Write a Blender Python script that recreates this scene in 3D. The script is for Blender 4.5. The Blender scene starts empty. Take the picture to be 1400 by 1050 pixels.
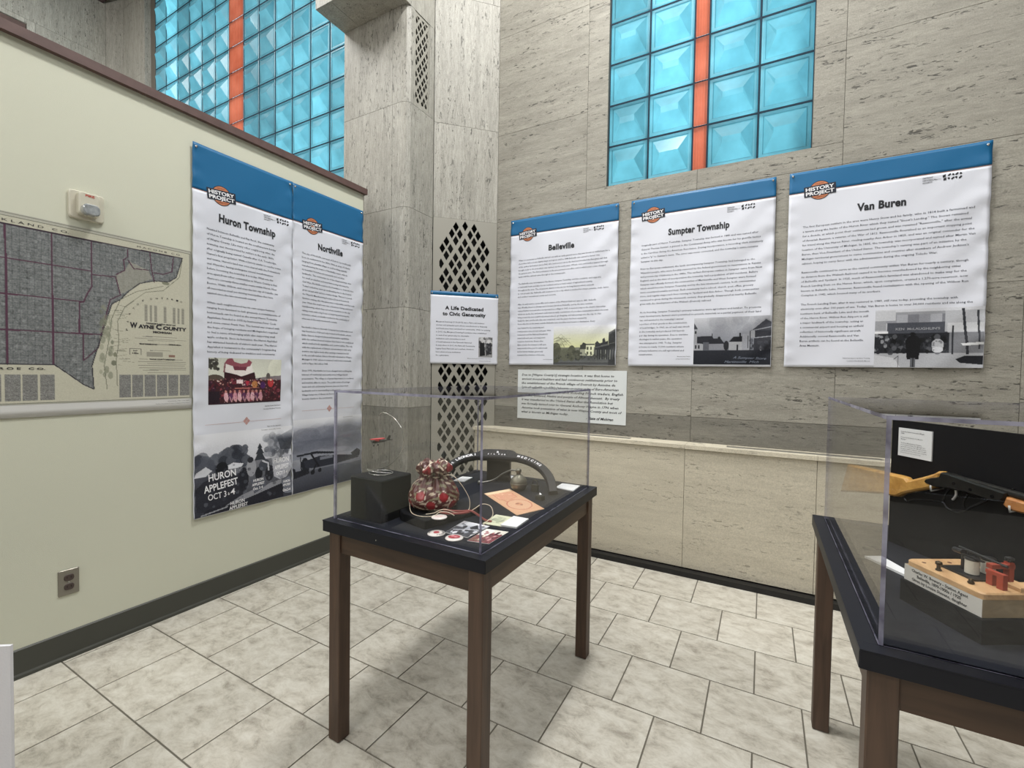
import bpy, math, random
import numpy as np
from mathutils import Vector, Matrix
random.seed(7); rng = np.random.default_rng(7)
SC = bpy.context.scene
COL = SC.collection

# ---------------------------------------------------------------- camera, world, lights, exposure
def cam_rot(a, b, c):
    ca, sa, cb, sb, cc, sc = (math.cos(a), math.sin(a), math.cos(b), math.sin(b), math.cos(c), math.sin(c))
    Rx = np.array([[1, 0, 0], [0, ca, -sa], [0, sa, ca]]); Ry = np.array([[cb, 0, sb], [0, 1, 0], [-sb, 0, cb]])
    Rz = np.array([[cc, -sc, 0], [sc, cc, 0], [0, 0, 1]])
    return Rz @ Rx @ Ry
_M = cam_rot(math.radians(1.54128837), math.radians(28.99753126), math.radians(0.8991009))
FPX = 619.926
def w3(v):
    d = _M.T @ np.array(v, float); return Vector((d[0], d[2], -d[1]))
cam_data = bpy.data.cameras.new('camera'); cam = bpy.data.objects.new('camera', cam_data); COL.objects.link(cam)
cx, cy, cz = w3((1, 0, 0)), w3((0, -1, 0)), w3((0, 0, -1))
cam.matrix_world = Matrix(((cx.x, cy.x, cz.x, 0), (cx.y, cy.y, cz.y, 0), (cx.z, cy.z, cz.z, 1.32), (0, 0, 0, 1)))
cam_data.sensor_width = 36; cam_data.lens = FPX / 1400 * 36; cam_data.clip_start = 0.02; cam_data.clip_end = 60
SC.camera = cam

SC.view_settings.view_transform = 'Standard'; SC.view_settings.look = 'None'
SC.view_settings.gamma = 1; SC.view_settings.use_curve_mapping = False
SC.view_settings.exposure = -0.22

world = bpy.data.worlds.new('sky'); SC.world = world; world.use_nodes = True
world.node_tree.nodes['Background'].inputs[0].default_value = (0.80, 0.90, 1.0, 1)
world.node_tree.nodes['Background'].inputs[1].default_value = 1.45

def area(name, loc, sx, sy, power, col=(1, 0.988, 0.962), rot=(0, 0, 0), spread=180):
    l = bpy.data.lights.new(name, 'AREA'); l.shape = 'RECTANGLE'; l.size = sx; l.size_y = sy; l.energy = power; l.color = col
    l.spread = math.radians(spread)
    o = bpy.data.objects.new(name, l); o.location = loc; o.rotation_euler = rot; COL.objects.link(o); return o
area('ceiling_or_fill_lamp', (-0.75, 2.05, 5.9), 0.45, 0.75, 195)
area('ceiling_or_fill_lamp', (-0.9, -0.4, 5.9), 1.2, 2.4, 45)
area('ceiling_or_fill_lamp', (2.0, -0.8, 5.9), 1.8, 2.4, 105)
area('ceiling_or_fill_lamp', (1.6, 1.6, 5.9), 0.6, 1.0, 40)
area('ceiling_or_fill_lamp', (-1.6, -3.0, 4.2), 2.6, 2.0, 120, rot=(math.radians(50), 0, 0))  # large soft fill added behind the camera, tilted towards the walls
area('ceiling_or_fill_lamp', (-5.2, 0.2, 6.6), 2.4, 2.4, 380)
area('left_wall_fill', (-4.6, -1.6, 4.4), 1.2, 1.2, 460, rot=(math.radians(-18), math.radians(78), 0))  # added fill without a fixture, aimed to brighten the far left wall
sun = bpy.data.lights.new('daylight_sun', 'SUN'); sun.energy = 1.5; sun.angle = math.radians(14); sun.color = (0.95, 0.98, 1)
so = bpy.data.objects.new('daylight_sun', sun); so.rotation_euler = Vector((0.28, 0.75, 0.62)).to_track_quat('Z', 'Y').to_euler(); COL.objects.link(so)

# ---------------------------------------------------------------- colour and materials
def lin(c):
    return tuple((x / 12.92 if x <= 0.04045 else ((x + 0.055) / 1.055) ** 2.4) for x in c)
def rgb(r, g, b): return lin((r / 255, g / 255, b / 255))
MATS = {}
def mat(name, color=(0.5, 0.5, 0.5), rough=0.6, metal=0.0, spec=0.5, bump=0, bscale=60, var=0.0, vscale=8, attr=None, coat=0, alpha=None):
    if name in MATS: return MATS[name]
    m = bpy.data.materials.new(name); m.use_nodes = True; nt = m.node_tree; b = nt.nodes['Principled BSDF']
    b.inputs['Roughness'].default_value = rough; b.inputs['Metallic'].default_value = metal
    b.inputs['Specular IOR Level'].default_value = spec; b.inputs['Coat Weight'].default_value = coat
    tc = nt.nodes.new('ShaderNodeTexCoord')
    if attr:
        a = nt.nodes.new('ShaderNodeAttribute'); a.attribute_name = attr; nt.links.new(a.outputs['Color'], b.inputs['Base Color'])
    elif var > 0:
        n = nt.nodes.new('ShaderNodeTexNoise'); n.inputs['Scale'].default_value = vscale; n.inputs['Detail'].default_value = 4
        nt.links.new(tc.outputs['Object'], n.inputs['Vector'])
        r = nt.nodes.new('ShaderNodeValToRGB'); r.color_ramp.elements[0].position = 0.3; r.color_ramp.elements[1].position = 0.7
        r.color_ramp.elements[0].color = tuple(x * (1 - var) for x in color) + (1,)
        r.color_ramp.elements[1].color = tuple(min(1, x * (1 + var)) for x in color) + (1,)
        nt.links.new(n.outputs['Fac'], r.inputs[0]); nt.links.new(r.outputs[0], b.inputs['Base Color'])
    else: b.inputs['Base Color'].default_value = tuple(color) + (1,)
    if bump:
        n = nt.nodes.new('ShaderNodeTexNoise'); n.inputs['Scale'].default_value = bscale; n.inputs['Detail'].default_value = 3
        nt.links.new(tc.outputs['Object'], n.inputs['Vector'])
        bp = nt.nodes.new('ShaderNodeBump'); bp.inputs['Strength'].default_value = bump; bp.inputs['Distance'].default_value = 0.003
        nt.links.new(n.outputs['Fac'], bp.inputs['Height']); nt.links.new(bp.outputs[0], b.inputs['Normal'])
    MATS[name] = m; return m

def travertine(name, axis, light, dark, pit=1.0, streak=1.0):
    """stone with veins that run along one world axis ('x', 'y', 'z') and small dark pits"""
    m = bpy.data.materials.new(name); m.use_nodes = True; nt = m.node_tree; b = nt.nodes['Principled BSDF']; L = nt.links.new
    b.inputs['Roughness'].default_value = 0.55; b.inputs['Specular IOR Level'].default_value = 0.35
    geo = nt.nodes.new('ShaderNodeNewGeometry')
    def noise(sc, detail=5, rough=0.6, dist=0.0, scale=1.0):
        mp = nt.nodes.new('ShaderNodeMapping'); mp.inputs['Scale'].default_value = sc
        at = nt.nodes.new('ShaderNodeAttribute'); at.attribute_name = 'slab'
        ad = nt.nodes.new('ShaderNodeVectorMath'); ad.operation = 'MULTIPLY_ADD'
        L(at.outputs['Vector'], ad.inputs[0]); ad.inputs[1].default_value = (9, 9, 9); L(geo.outputs['Position'], ad.inputs[2])
        n = nt.nodes.new('ShaderNodeTexNoise'); n.inputs['Scale'].default_value = scale; n.inputs['Detail'].default_value = detail
        n.inputs['Roughness'].default_value = rough; n.inputs['Distortion'].default_value = dist
        L(ad.outputs[0], mp.inputs[0]); L(mp.outputs[0], n.inputs['Vector']); return n.outputs['Fac']
    s = {'x': (2.2, 2.2, 16), 'z': (16, 16, 1.6)}[axis]
    s2 = {'x': (16, 16, 95), 'z': (95, 95, 13)}[axis]
    s3 = {'x': (22, 22, 85), 'z': (85, 85, 22)}[axis]
    def ramp(src, p0, p1, c0=(0, 0, 0, 1), c1=(1, 1, 1, 1)):
        r = nt.nodes.new('ShaderNodeValToRGB'); r.color_ramp.elements[0].position = p0; r.color_ramp.elements[1].position = p1
        r.color_ramp.elements[0].color = c0; r.color_ramp.elements[1].color = c1; L(src, r.inputs[0]); return r.outputs[0]
    def mix(fac, a, bb, blend='MIX', f=None):
        x = nt.nodes.new('ShaderNodeMix'); x.data_type = 'RGBA'; x.blend_type = blend
        if fac is not None: L(fac, x.inputs[0])
        else: x.inputs[0].default_value = f
        for i, v in ((6, a), (7, bb)):
            if isinstance(v, tuple): x.inputs[i].default_value = v
            else: L(v, x.inputs[i])
        return x.outputs[2]
    base = ramp(noise(s, 4, 0.6, 0.6), 0.28, 0.72, tuple(dark) + (1,), tuple(light) + (1,))
    fine = ramp(noise(s2, 6, 0.7, 0.3), 0.34, 0.68, (0.70, 0.70, 0.69, 1), (1.10, 1.10, 1.10, 1)) if axis == 'z' else ramp(noise(s2, 6, 0.7, 0.3), 0.34, 0.68, (0.80, 0.80, 0.79, 1), (1.08, 1.08, 1.08, 1))
    c = mix(None, base, fine, 'MULTIPLY', 0.9 * streak)
    # mask so that the pits come in bands
    band = ramp(noise(s, 3, 0.6, 0.8, 1.3), 0.46, 0.60)
    pits = ramp(noise(s3, 3, 0.6, 0.9), 0.585, 0.62)
    mu = nt.nodes.new('ShaderNodeMath'); mu.operation = 'MULTIPLY'; L(band, mu.inputs[0]); L(pits, mu.inputs[1])
    mu2 = nt.nodes.new('ShaderNodeMath'); mu2.operation = 'MULTIPLY'; L(mu.outputs[0], mu2.inputs[0]); mu2.inputs[1].default_value = 0.95 * pit
    c = mix(mu2.outputs[0], c, tuple(x * 0.28 for x in dark) + (1,))
    grain = ramp(noise((170, 170, 170), 2, 0.5), 0.35, 0.65, (0.88, 0.88, 0.88, 1), (1.07, 1.07, 1.07, 1))
    c = mix(None, c, grain, 'MULTIPLY', 1.0)
    tone = nt.nodes.new('ShaderNodeAttribute'); tone.attribute_name = 'tone'
    c = mix(None, c, tone.outputs['Color'], 'MULTIPLY', 1.0)
    L(c, b.inputs['Base Color'])
    bp = nt.nodes.new('ShaderNodeBump'); bp.inputs['Strength'].default_value = 0.5; bp.inputs['Distance'].default_value = 0.004; bp.invert = True
    L(mu.outputs[0], bp.inputs['Height']); L(bp.outputs[0], b.inputs['Normal'])
    return m
ST_L, ST_D = rgb(176, 174, 166), rgb(154, 152, 144)
STONE_X = travertine('travertine_horizontal', 'x', rgb(164, 161, 151), rgb(142, 139, 130), 1.0)
STONE_Z = travertine('travertine_vertical', 'z', ST_L, ST_D, 1.0, 1.0)
STONE_CREAM = travertine('travertine_cream', 'x', rgb(200, 193, 175), rgb(184, 177, 160), 0.5, 0.4)

def glass_mat(name, tint=(1, 1, 1), rough=0.0, ior=1.45):
    m = bpy.data.materials.new(name); m.use_nodes = True; nt = m.node_tree; nt.nodes.clear(); L = nt.links.new
    out = nt.nodes.new('ShaderNodeOutputMaterial'); mx = nt.nodes.new('ShaderNodeMixShader')
    tr = nt.nodes.new('ShaderNodeBsdfTransparent'); tr.inputs[0].default_value = tuple(tint) + (1,)
    gl = nt.nodes.new('ShaderNodeBsdfGlossy'); gl.inputs['Roughness'].default_value = rough
    geo = nt.nodes.new('ShaderNodeNewGeometry'); dt = nt.nodes.new('ShaderNodeVectorMath'); dt.operation = 'DOT_PRODUCT'
    L(geo.outputs['Normal'], dt.inputs[0]); L(geo.outputs['Incoming'], dt.inputs[1])
    def M(op, a, b=None):
        n = nt.nodes.new('ShaderNodeMath'); n.operation = op
        for i, x in enumerate((a, b)):
            if x is None: continue
            if isinstance(x, (int, float)): n.inputs[i].default_value = x
            else: L(x, n.inputs[i])
        return n.outputs[0]
    f = M('ADD', M('MULTIPLY', M('POWER', M('SUBTRACT', 1.0, M('ABSOLUTE', dt.outputs['Value'])), 5.0), 0.965), 0.035)
    L(f, mx.inputs[0]); L(tr.outputs[0], mx.inputs[1]); L(gl.outputs[0], mx.inputs[2]); L(mx.outputs[0], out.inputs[0]); return m
ACRYLIC = glass_mat('clear_acrylic', (0.99, 0.99, 0.99))
def edge_mat():
    m = bpy.data.materials.new('acrylic_edge'); m.use_nodes = True; nt = m.node_tree; nt.nodes.clear(); L = nt.links.new
    out = nt.nodes.new('ShaderNodeOutputMaterial'); mx = nt.nodes.new('ShaderNodeMixShader'); mx.inputs[0].default_value = 0.55
    tr = nt.nodes.new('ShaderNodeBsdfTransparent'); tr.inputs[0].default_value = rgb(190, 190, 205) + (1,)
    df = nt.nodes.new('ShaderNodeBsdfPrincipled'); df.inputs['Base Color'].default_value = rgb(165, 163, 184) + (1,); df.inputs['Roughness'].default_value = 0.25
    n = nt.nodes.new('ShaderNodeTexNoise'); n.inputs['Scale'].default_value = 14; n.inputs['Detail'].default_value = 3
    tc = nt.nodes.new('ShaderNodeTexCoord'); L(tc.outputs['Object'], n.inputs['Vector'])
    r = nt.nodes.new('ShaderNodeValToRGB'); r.color_ramp.elements[0].position = 0.4; r.color_ramp.elements[1].position = 0.65
    r.color_ramp.elements[0].color = rgb(110, 107, 128) + (1,); r.color_ramp.elements[1].color = rgb(186, 186, 208) + (1,)
    L(n.outputs['Fac'], r.inputs[0]); L(r.outputs[0], df.inputs['Base Color'])
    L(tr.outputs[0], mx.inputs[1]); L(df.outputs[0], mx.inputs[2]); L(mx.outputs[0], out.inputs[0]); return m
ACR_EDGE = edge_mat()

def block_glass(name, col, bright):
    """coloured pressed-glass block face: daylight passes through it, room light glances off it"""
    m = bpy.data.materials.new(name); m.use_nodes = True; nt = m.node_tree; nt.nodes.clear(); L = nt.links.new
    out = nt.nodes.new('ShaderNodeOutputMaterial'); mx = nt.nodes.new('ShaderNodeMixShader'); mx2 = nt.nodes.new('ShaderNodeMixShader')
    tl = nt.nodes.new('ShaderNodeBsdfTranslucent'); df = nt.nodes.new('ShaderNodeBsdfDiffuse'); gl = nt.nodes.new('ShaderNodeBsdfGlossy')
    gl.inputs['Roughness'].default_value = 0.28
    at = nt.nodes.new('ShaderNodeAttribute'); at.attribute_name = 'tone'
    n = nt.nodes.new('ShaderNodeTexNoise'); n.inputs['Scale'].default_value = 5; n.inputs['Detail'].default_value = 4
    geo = nt.nodes.new('ShaderNodeNewGeometry'); L(geo.outputs['Position'], n.inputs['Vector'])
    r = nt.nodes.new('ShaderNodeValToRGB'); r.color_ramp.elements[0].position = 0.3; r.color_ramp.elements[1].position = 0.75
    r.color_ramp.elements[0].color = tuple(c * 0.72 for c in col) + (1,); r.color_ramp.elements[1].color = tuple(min(1, c * 1.12 + 0.03) for c in col) + (1,)
    L(n.outputs['Fac'], r.inputs[0])
    mu = nt.nodes.new('ShaderNodeMix'); mu.data_type = 'RGBA'; mu.blend_type = 'MULTIPLY'; mu.inputs[0].default_value = 1
    L(r.outputs[0], mu.inputs[6]); L(at.outputs['Color'], mu.inputs[7])
    L(mu.outputs[2], tl.inputs[0]); L(mu.outputs[2], df.inputs[0])
    mx.inputs[0].default_value = 0.10
    L(tl.outputs[0], mx.inputs[1]); L(df.outputs[0], mx.inputs[2])
    fr = nt.nodes.new('ShaderNodeFresnel'); fr.inputs[0].default_value = 1.5
    L(fr.outputs[0], mx2.inputs[0]); L(mx.outputs[0], mx2.inputs[1]); L(gl.outputs[0], mx2.inputs[2]); L(mx2.outputs[0], out.inputs[0]); return m
BLK_BLUE = block_glass('cyan_glass_block', rgb(132, 222, 240), 1)
BLK_RED = block_glass('orange_glass_block', rgb(255, 122, 82), 1)

# ---------------------------------------------------------------- mesh builder
class MB:
    def __init__(s): s.v = []; s.f = []; s.m = []; s.att = {}
    def add(s, verts, faces, mi=0, **att):
        k = len(s.v); s.v += [tuple(v) for v in verts]; s.f += [tuple(i + k for i in f) for f in faces]; s.m += [mi] * len(faces)
        for a, val in att.items(): s.att.setdefault(a, []).extend([val] * len(faces))
        return s
    def box(s, x0, x1, y0, y1, z0, z1, mi=0, bev=0, **att):
        if bev: return s.prism([(x0 + bev, y0), (x1 - bev, y0), (x1, y0 + bev), (x1, y1 - bev), (x1 - bev, y1), (x0 + bev, y1), (x0, y1 - bev), (x0, y0 + bev)], z0, z1, mi, **att)
        v = [(x0, y0, z0), (x1, y0, z0), (x1, y1, z0), (x0, y1, z0), (x0, y0, z1), (x1, y0, z1), (x1, y1, z1), (x0, y1, z1)]
        return s.add(v, [(3, 2, 1, 0), (4, 5, 6, 7), (0, 1, 5, 4), (1, 2, 6, 5), (2, 3, 7, 6), (3, 0, 4, 7)], mi, **att)
    def prism(s, pts, z0, z1, mi=0, inset=0, **att):
        n = len(pts); cxx = sum(p[0] for p in pts) / n; cyy = sum(p[1] for p in pts) / n
        if inset:
            def sh(p): 
                d = Vector((p[0] - cxx, p[1] - cyy)); l = d.length; d = d * ((l - inset) / l); return (cxx + d.x, cyy + d.y)
            q = [sh(p) for p in pts]
            v = [(p[0], p[1], z0) for p in pts] + [(p[0], p[1], z1 - inset) for p in pts] + [(p[0], p[1], z1) for p in q]
            f = [tuple(range(n - 1, -1, -1)), tuple(range(2 * n, 3 * n))] + [(i, (i + 1) % n, n + (i + 1) % n, n + i) for i in range(n)] + [(n + i, n + (i + 1) % n, 2 * n + (i + 1) % n, 2 * n + i) for i in range(n)]
        else:
            v = [(p[0], p[1], z0) for p in pts] + [(p[0], p[1], z1) for p in pts]
            f = [tuple(range(n - 1, -1, -1)), tuple(range(n, 2 * n))] + [(i, (i + 1) % n, n + (i + 1) % n, n + i) for i in range(n)]
        return s.add(v, f, mi, **att)
    def cyl(s, c, r, z0, z1, n=24, mi=0, r2=None):
        r2 = r if r2 is None else r2
        v = [(c[0] + r * math.cos(2 * math.pi * i / n), c[1] + r * math.sin(2 * math.pi * i / n), z0) for i in range(n)]
        v += [(c[0] + r2 * math.cos(2 * math.pi * i / n), c[1] + r2 * math.sin(2 * math.pi * i / n), z1) for i in range(n)]
        return s.add(v, [tuple(range(n - 1, -1, -1)), tuple(range(n, 2 * n))] + [(i, (i + 1) % n, n + (i + 1) % n, n + i) for i in range(n)], mi)
    def lathe(s, c, prof, n=24, mi=0, ax='z'):
        v = []
        for (r, h) in prof:
            for i in range(n):
                a = 2 * math.pi * i / n; p = (r * math.cos(a), r * math.sin(a), h)
                if ax == 'y': p = (p[0], p[2], p[1])
                if ax == 'x': p = (p[2], p[0], p[1])
                v.append((c[0] + p[0], c[1] + p[1], c[2] + p[2]))
        f = []
        for j in range(len(prof) - 1):
            for i in range(n):
                a, b = j * n + i, j * n + (i + 1) % n
                f.append((a, b, b + n, a + n) if ax != 'y' else (a, a + n, b + n, b))
        f.append(tuple(range(n - 1, -1, -1))); f.append(tuple((len(prof) - 1) * n + i for i in range(n)))
        return s.add(v, f, mi)
    def tube(s, pts, r, n=8, mi=0, rad=None, closed=False):
        P = [Vector(p) for p in pts]; k = len(P); v = []; up = None
        for i, p in enumerate(P):
            t = (P[(i + 1) % k] - P[i - 1]) if closed else (P[min(i + 1, k - 1)] - P[max(i - 1, 0)])
            if t.length < 1e-9: t = Vector((0, 0, 1))
            t.normalize()
            if up is None: up = Vector((0, 0, 1)) if abs(t.z) < 0.9 else Vector((1, 0, 0))
            a = t.cross(up).normalized(); b2 = a.cross(t).normalized(); up = b2
            rr = rad[i] if rad else r
            for j in range(n):
                an = 2 * math.pi * j / n; v.append(p + a * (rr * math.cos(an)) + b2 * (rr * math.sin(an)))
        f = []
        for i in range(k if closed else k - 1):
            for j in range(n):
                a0 = i * n + j; a1 = i * n + (j + 1) % n; i2 = (i + 1) % k
                f.append((a0, a1, i2 * n + (j + 1) % n, i2 * n + j))
        if not closed: f.append(tuple(range(n - 1, -1, -1))); f.append(tuple((k - 1) * n + j for j in range(n)))
        return s.add(v, f, mi)
    def build(s, name, mats, parent=None, smooth=False, origin=None, vcol=None):
        if not isinstance(mats, (list, tuple)): mats = [mats]
        pw = Vector((0, 0, 0))
        if parent is not None:
            q = parent
            while q is not None: pw += q.location; q = q.parent
        if origin is None and parent is None:
            xs = [p[0] for p in s.v]; ys = [p[1] for p in s.v]; zs = [p[2] for p in s.v]
            origin = Vector(((min(xs) + max(xs)) / 2, (min(ys) + max(ys)) / 2, min(zs)))
        off = Vector(origin) if origin is not None else pw
        me = bpy.data.meshes.new(name); me.from_pydata([(p[0] - off.x, p[1] - off.y, p[2] - off.z) for p in s.v], [], s.f)
        for m in mats: me.materials.append(m)
        me.polygons.foreach_set('material_index', s.m)
        if smooth: me.polygons.foreach_set('use_smooth', [True] * len(s.f))
        for a, vals in s.att.items():
            at = me.attributes.new(a, 'FLOAT_COLOR', 'CORNER'); arr = []
            for p, val in zip(me.polygons, vals):
                c = val if isinstance(val, (tuple, list)) else (val, val, val)
                arr += [c[0], c[1], c[2], 1.0] * p.loop_total
            at.data.foreach_set('color', arr)
        if vcol is not None:
            at = me.attributes.new('paint', 'FLOAT_COLOR', 'POINT'); a4 = np.ones((len(vcol), 4), np.float32); a4[:, :3] = vcol
            at.data.foreach_set('color', a4.ravel())
        me.validate(); me.update()
        o = bpy.data.objects.new(name, me); COL.objects.link(o); o.location = off - pw
        if parent is not None: o.parent = parent
        return o
def tag(o, label=None, cat=None, group=None, kind=None):
    if label: o['label'] = label
    if cat: o['category'] = cat
    if group: o['group'] = group
    if kind: o['kind'] = kind
    return o
def thing(name, loc, label, cat, group=None):
    o = bpy.data.objects.new(name, None); COL.objects.link(o); o.location = loc; o.empty_display_size = 0.05
    return tag(o, label, cat, group)
def struct(mb, name, mats, **k): return tag(mb.build(name, mats, **k), kind='structure')

# ---------------------------------------------------------------- lettering (built-in font turned into flat meshes)
_tc = {}
def text_geo(txt, bold=0.0, shear=0.0, spacing=1.0):
    key = (txt, bold, shear, spacing)
    if key in _tc: return _tc[key]
    cu = bpy.data.curves.new('t', 'FONT'); cu.body = txt; cu.size = 1; cu.offset = bold; cu.shear = shear; cu.resolution_u = 1 if len(txt) > 30 else 3
    cu.space_character = spacing; cu.fill_mode = 'FRONT'
    o = bpy.data.objects.new('t', cu); COL.objects.link(o)
    dg = bpy.context.evaluated_depsgraph_get(); me = bpy.data.meshes.new_from_object(o.evaluated_get(dg))
    V = np.array([v.co[:2] for v in me.vertices]) if len(me.vertices) else np.zeros((0, 2)); F = [tuple(p.vertices) for p in me.polygons]
    bpy.data.objects.remove(o); bpy.data.curves.remove(cu); bpy.data.meshes.remove(me)
    _tc[key] = (V, F); return V, F
class Sheet:
    """a hanging printed sheet: local u to the right, v down, h out of the sheet"""
    def __init__(s, o, U, N, w, h, wave=0.0, seed=0):
        s.o = Vector(o); s.U = Vector(U).normalized(); s.N = Vector(N).normalized(); s.w = w; s.h = h; s.wave = wave
        r = random.Random(seed); s.ph = [r.uniform(0, 6.28) for _ in range(10)]
        s.D = Vector((0, 0, -1))
    def disp(s, u, v):
        if not s.wave: return 0.0
        e = max(0.0, 1 - u / 0.07) + max(0.0, 1 - (s.w - u) / 0.07)
        lo = min(1, v / 0.3)
        a = 0.5 * e * math.sin(v * 68 + s.ph[0]) + 0.35 * e * math.sin(v * 41 + s.ph[1] + 3 * u)
        b = 0.9 * math.sin((u * 0.75 + v * 0.65) * 19 + s.ph[2]) * math.sin(v * 2.6 + s.ph[3]) * lo
        c = 0.6 * math.sin((u * 0.9 - v * 0.55) * 27 + s.ph[4]) * math.sin(v * 3.4 + u * 3 + s.ph[5]) * lo
        d = 0.8 * lo * max(0, (u / s.w - 0.62)) * 2.4 * math.sin((u * 1.0 + v * 1.1) * 30 + s.ph[6])
        return s.wave * (a + b * 0.75 + c * 0.55 + d)
    def P(s, u, v, h=0): return s.o + s.U * u + s.D * v + s.N * (h + s.disp(u, v))
    def grid(s, u0, v0, u1, v1, nu, nv, h=0.0, back=0.0):
        V = []; F = []
        for j in range(nv + 1):
            for i in range(nu + 1): V.append(s.P(u0 + (u1 - u0) * i / nu, v0 + (v1 - v0) * j / nv, h))
        for j in range(nv):
            for i in range(nu):
                a = j * (nu + 1) + i; F.append((a, a + nu + 1, a + nu + 2, a + 1))
        if back:
            k = len(V); V += [p - s.N * back for p in V]; F += [tuple(x + k for x in reversed(f)) for f in F]
            ring = [i for i in range(nu + 1)] + [j * (nu + 1) + nu for j in range(1, nv + 1)] + [nv * (nu + 1) + i for i in range(nu - 1, -1, -1)] + [j * (nu + 1) for j in range(nv - 1, 0, -1)]
            for a, b in zip(ring, ring[1:] + ring[:1]): F.append((a, b, b + k, a + k))
        return V, F
    def text(s, mb, txt, u, v, size, bold=0, width=None, align='l', h=0.0012, shear=0, rot=0, mi=0, spacing=1.0, sy=1.0):
        V, F = text_geo(txt, bold, shear, spacing)
        if not len(V): return
        x0, x1 = V[:, 0].min(), V[:, 0].max(); sx = size if width is None else width / (x1 - x0)
        base = {'l': x0, 'c': (x0 + x1) / 2, 'r': x1}[align]
        ca, sa = math.cos(rot), math.sin(rot); out = []
        for (a, b) in V:
            a = (a - base) * sx; b = b * size * sy
            out.append(s.P(u + a * ca - b * sa, v - (a * sa + b * ca), h))
        mb.add(out, F, mi)
    def lines(s, mb, lines, u, v, pitch, size, width, bold=0.012, **k):
        ws = [(text_geo(l, bold, k.get('shear', 0))[0][:, 0].max() if l else 0) for l in lines]
        sc = width / max(ws); i = 0
        for l, wd in zip(lines, ws):
            if l: s.text(mb, l, u, v + i * pitch, size, bold, width=wd * sc, **k)
            i += 1
    def poly(s, mb, pts, h=0.001, mi=0):
        mb.add([s.P(a, b, h) for a, b in pts], [tuple(range(len(pts) - 1, -1, -1))], mi)
    def rect(s, mb, u0, v0, u1, v1, h=0.001, mi=0, step=0.03):
        nu = max(1, int((u1 - u0) / step)); nv = max(1, int((v1 - v0) / step)); V, F = s.grid(u0, v0, u1, v1, nu, nv, h); mb.add(V, F, mi)

# ---------------------------------------------------------------- little painter for printed pictures (kept as per-vertex colour on the print)
class Pic:
    def __init__(s, nx, ny, col):
        s.a = np.ones((ny, nx, 3)) * np.array(col, float) / 255; s.nx, s.ny = nx, ny
        s.X, s.Y = np.meshgrid((np.arange(nx) + 0.5) / nx, (np.arange(ny) + 0.5) / ny)
    def put(s, mask, col, al=1.0):
        c = np.array(col, float) / 255; m = (mask * al)[..., None] if mask.dtype != bool else (mask.astype(float) * al)[..., None]
        s.a = s.a * (1 - m) + c * m
    def rect(s, x0, y0, x1, y1, col, al=1): s.put((s.X >= x0) & (s.X < x1) & (s.Y >= y0) & (s.Y < y1), col, al)
    def ell(s, cx_, cy_, rx, ry, col, al=1): s.put(((s.X - cx_) / rx) ** 2 + ((s.Y - cy_) / ry) ** 2 < 1, col, al)
    def poly(s, pts, col, al=1): s.put(s.pmask(pts), col, al)
    def pmask(s, pts):
        m = np.zeros(s.X.shape, bool); n = len(pts)
        for i in range(n):
            (x1, y1), (x2, y2) = pts[i], pts[(i + 1) % n]
            if y1 == y2: continue
            c = ((s.Y < y1) != (s.Y < y2)) & (s.X < (x2 - x1) * (s.Y - y1) / (y2 - y1) + x1); m ^= c
        return m
    def line(s, pts, w, col, al=1):
        asp = s.ny / s.nx
        for (x1, y1), (x2, y2) in zip(pts, pts[1:]):
            dx, dy = x2 - x1, (y2 - y1) * asp; L2 = dx * dx + dy * dy + 1e-12
            t = np.clip(((s.X - x1) * dx + (s.Y - y1) * asp * dy) / L2, 0, 1)
            d = np.hypot(s.X - x1 - t * dx, (s.Y - y1) * asp - t * dy); s.put(d < w, col, al)
    def grad(s, y0, y1, c0, c1, x0=0, x1=1):
        t = np.clip((s.Y - y0) / (y1 - y0), 0, 1)[..., None]; m = (s.Y >= y0) & (s.Y < y1) & (s.X >= x0) & (s.X < x1)
        c = (np.array(c0) * (1 - t) + np.array(c1) * t) / 255; s.a[m] = c[m]
    def blobs(s, n, x0, y0, x1, y1, r0, r1, cols, al=0.8, ys=1.0):
        for _ in range(n):
            r = rng.uniform(r0, r1); s.ell(rng.uniform(x0, x1), rng.uniform(y0, y1), r, r * ys * s.nx / s.ny, cols[rng.integers(len(cols))], al)
    def noise(s, amt): s.a = np.clip(s.a + rng.normal(0, amt, s.a.shape[:2])[..., None], 0, 1)
    def lin(s):
        a = np.clip(s.a, 0, 1); return np.where(a <= 0.04045, a / 12.92, ((a + 0.055) / 1.055) ** 2.4)
PRINT = mat('printed_ink', attr='paint', rough=0.55, spec=0.3)
PRINT_MATTE = mat('printed_paper', attr='paint', rough=0.75, spec=0.2)
def print_mesh(sheet, pic, u0, v0, u1, v1, name, parent, h=0.0008, m=None):
    mb = MB(); V, F = sheet.grid(u0, v0, u1, v1, pic.nx - 1, pic.ny - 1, h); mb.add(V, F)
    return mb.build(name, m or PRINT, parent, smooth=True, vcol=pic.lin().reshape(-1, 3))

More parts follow.
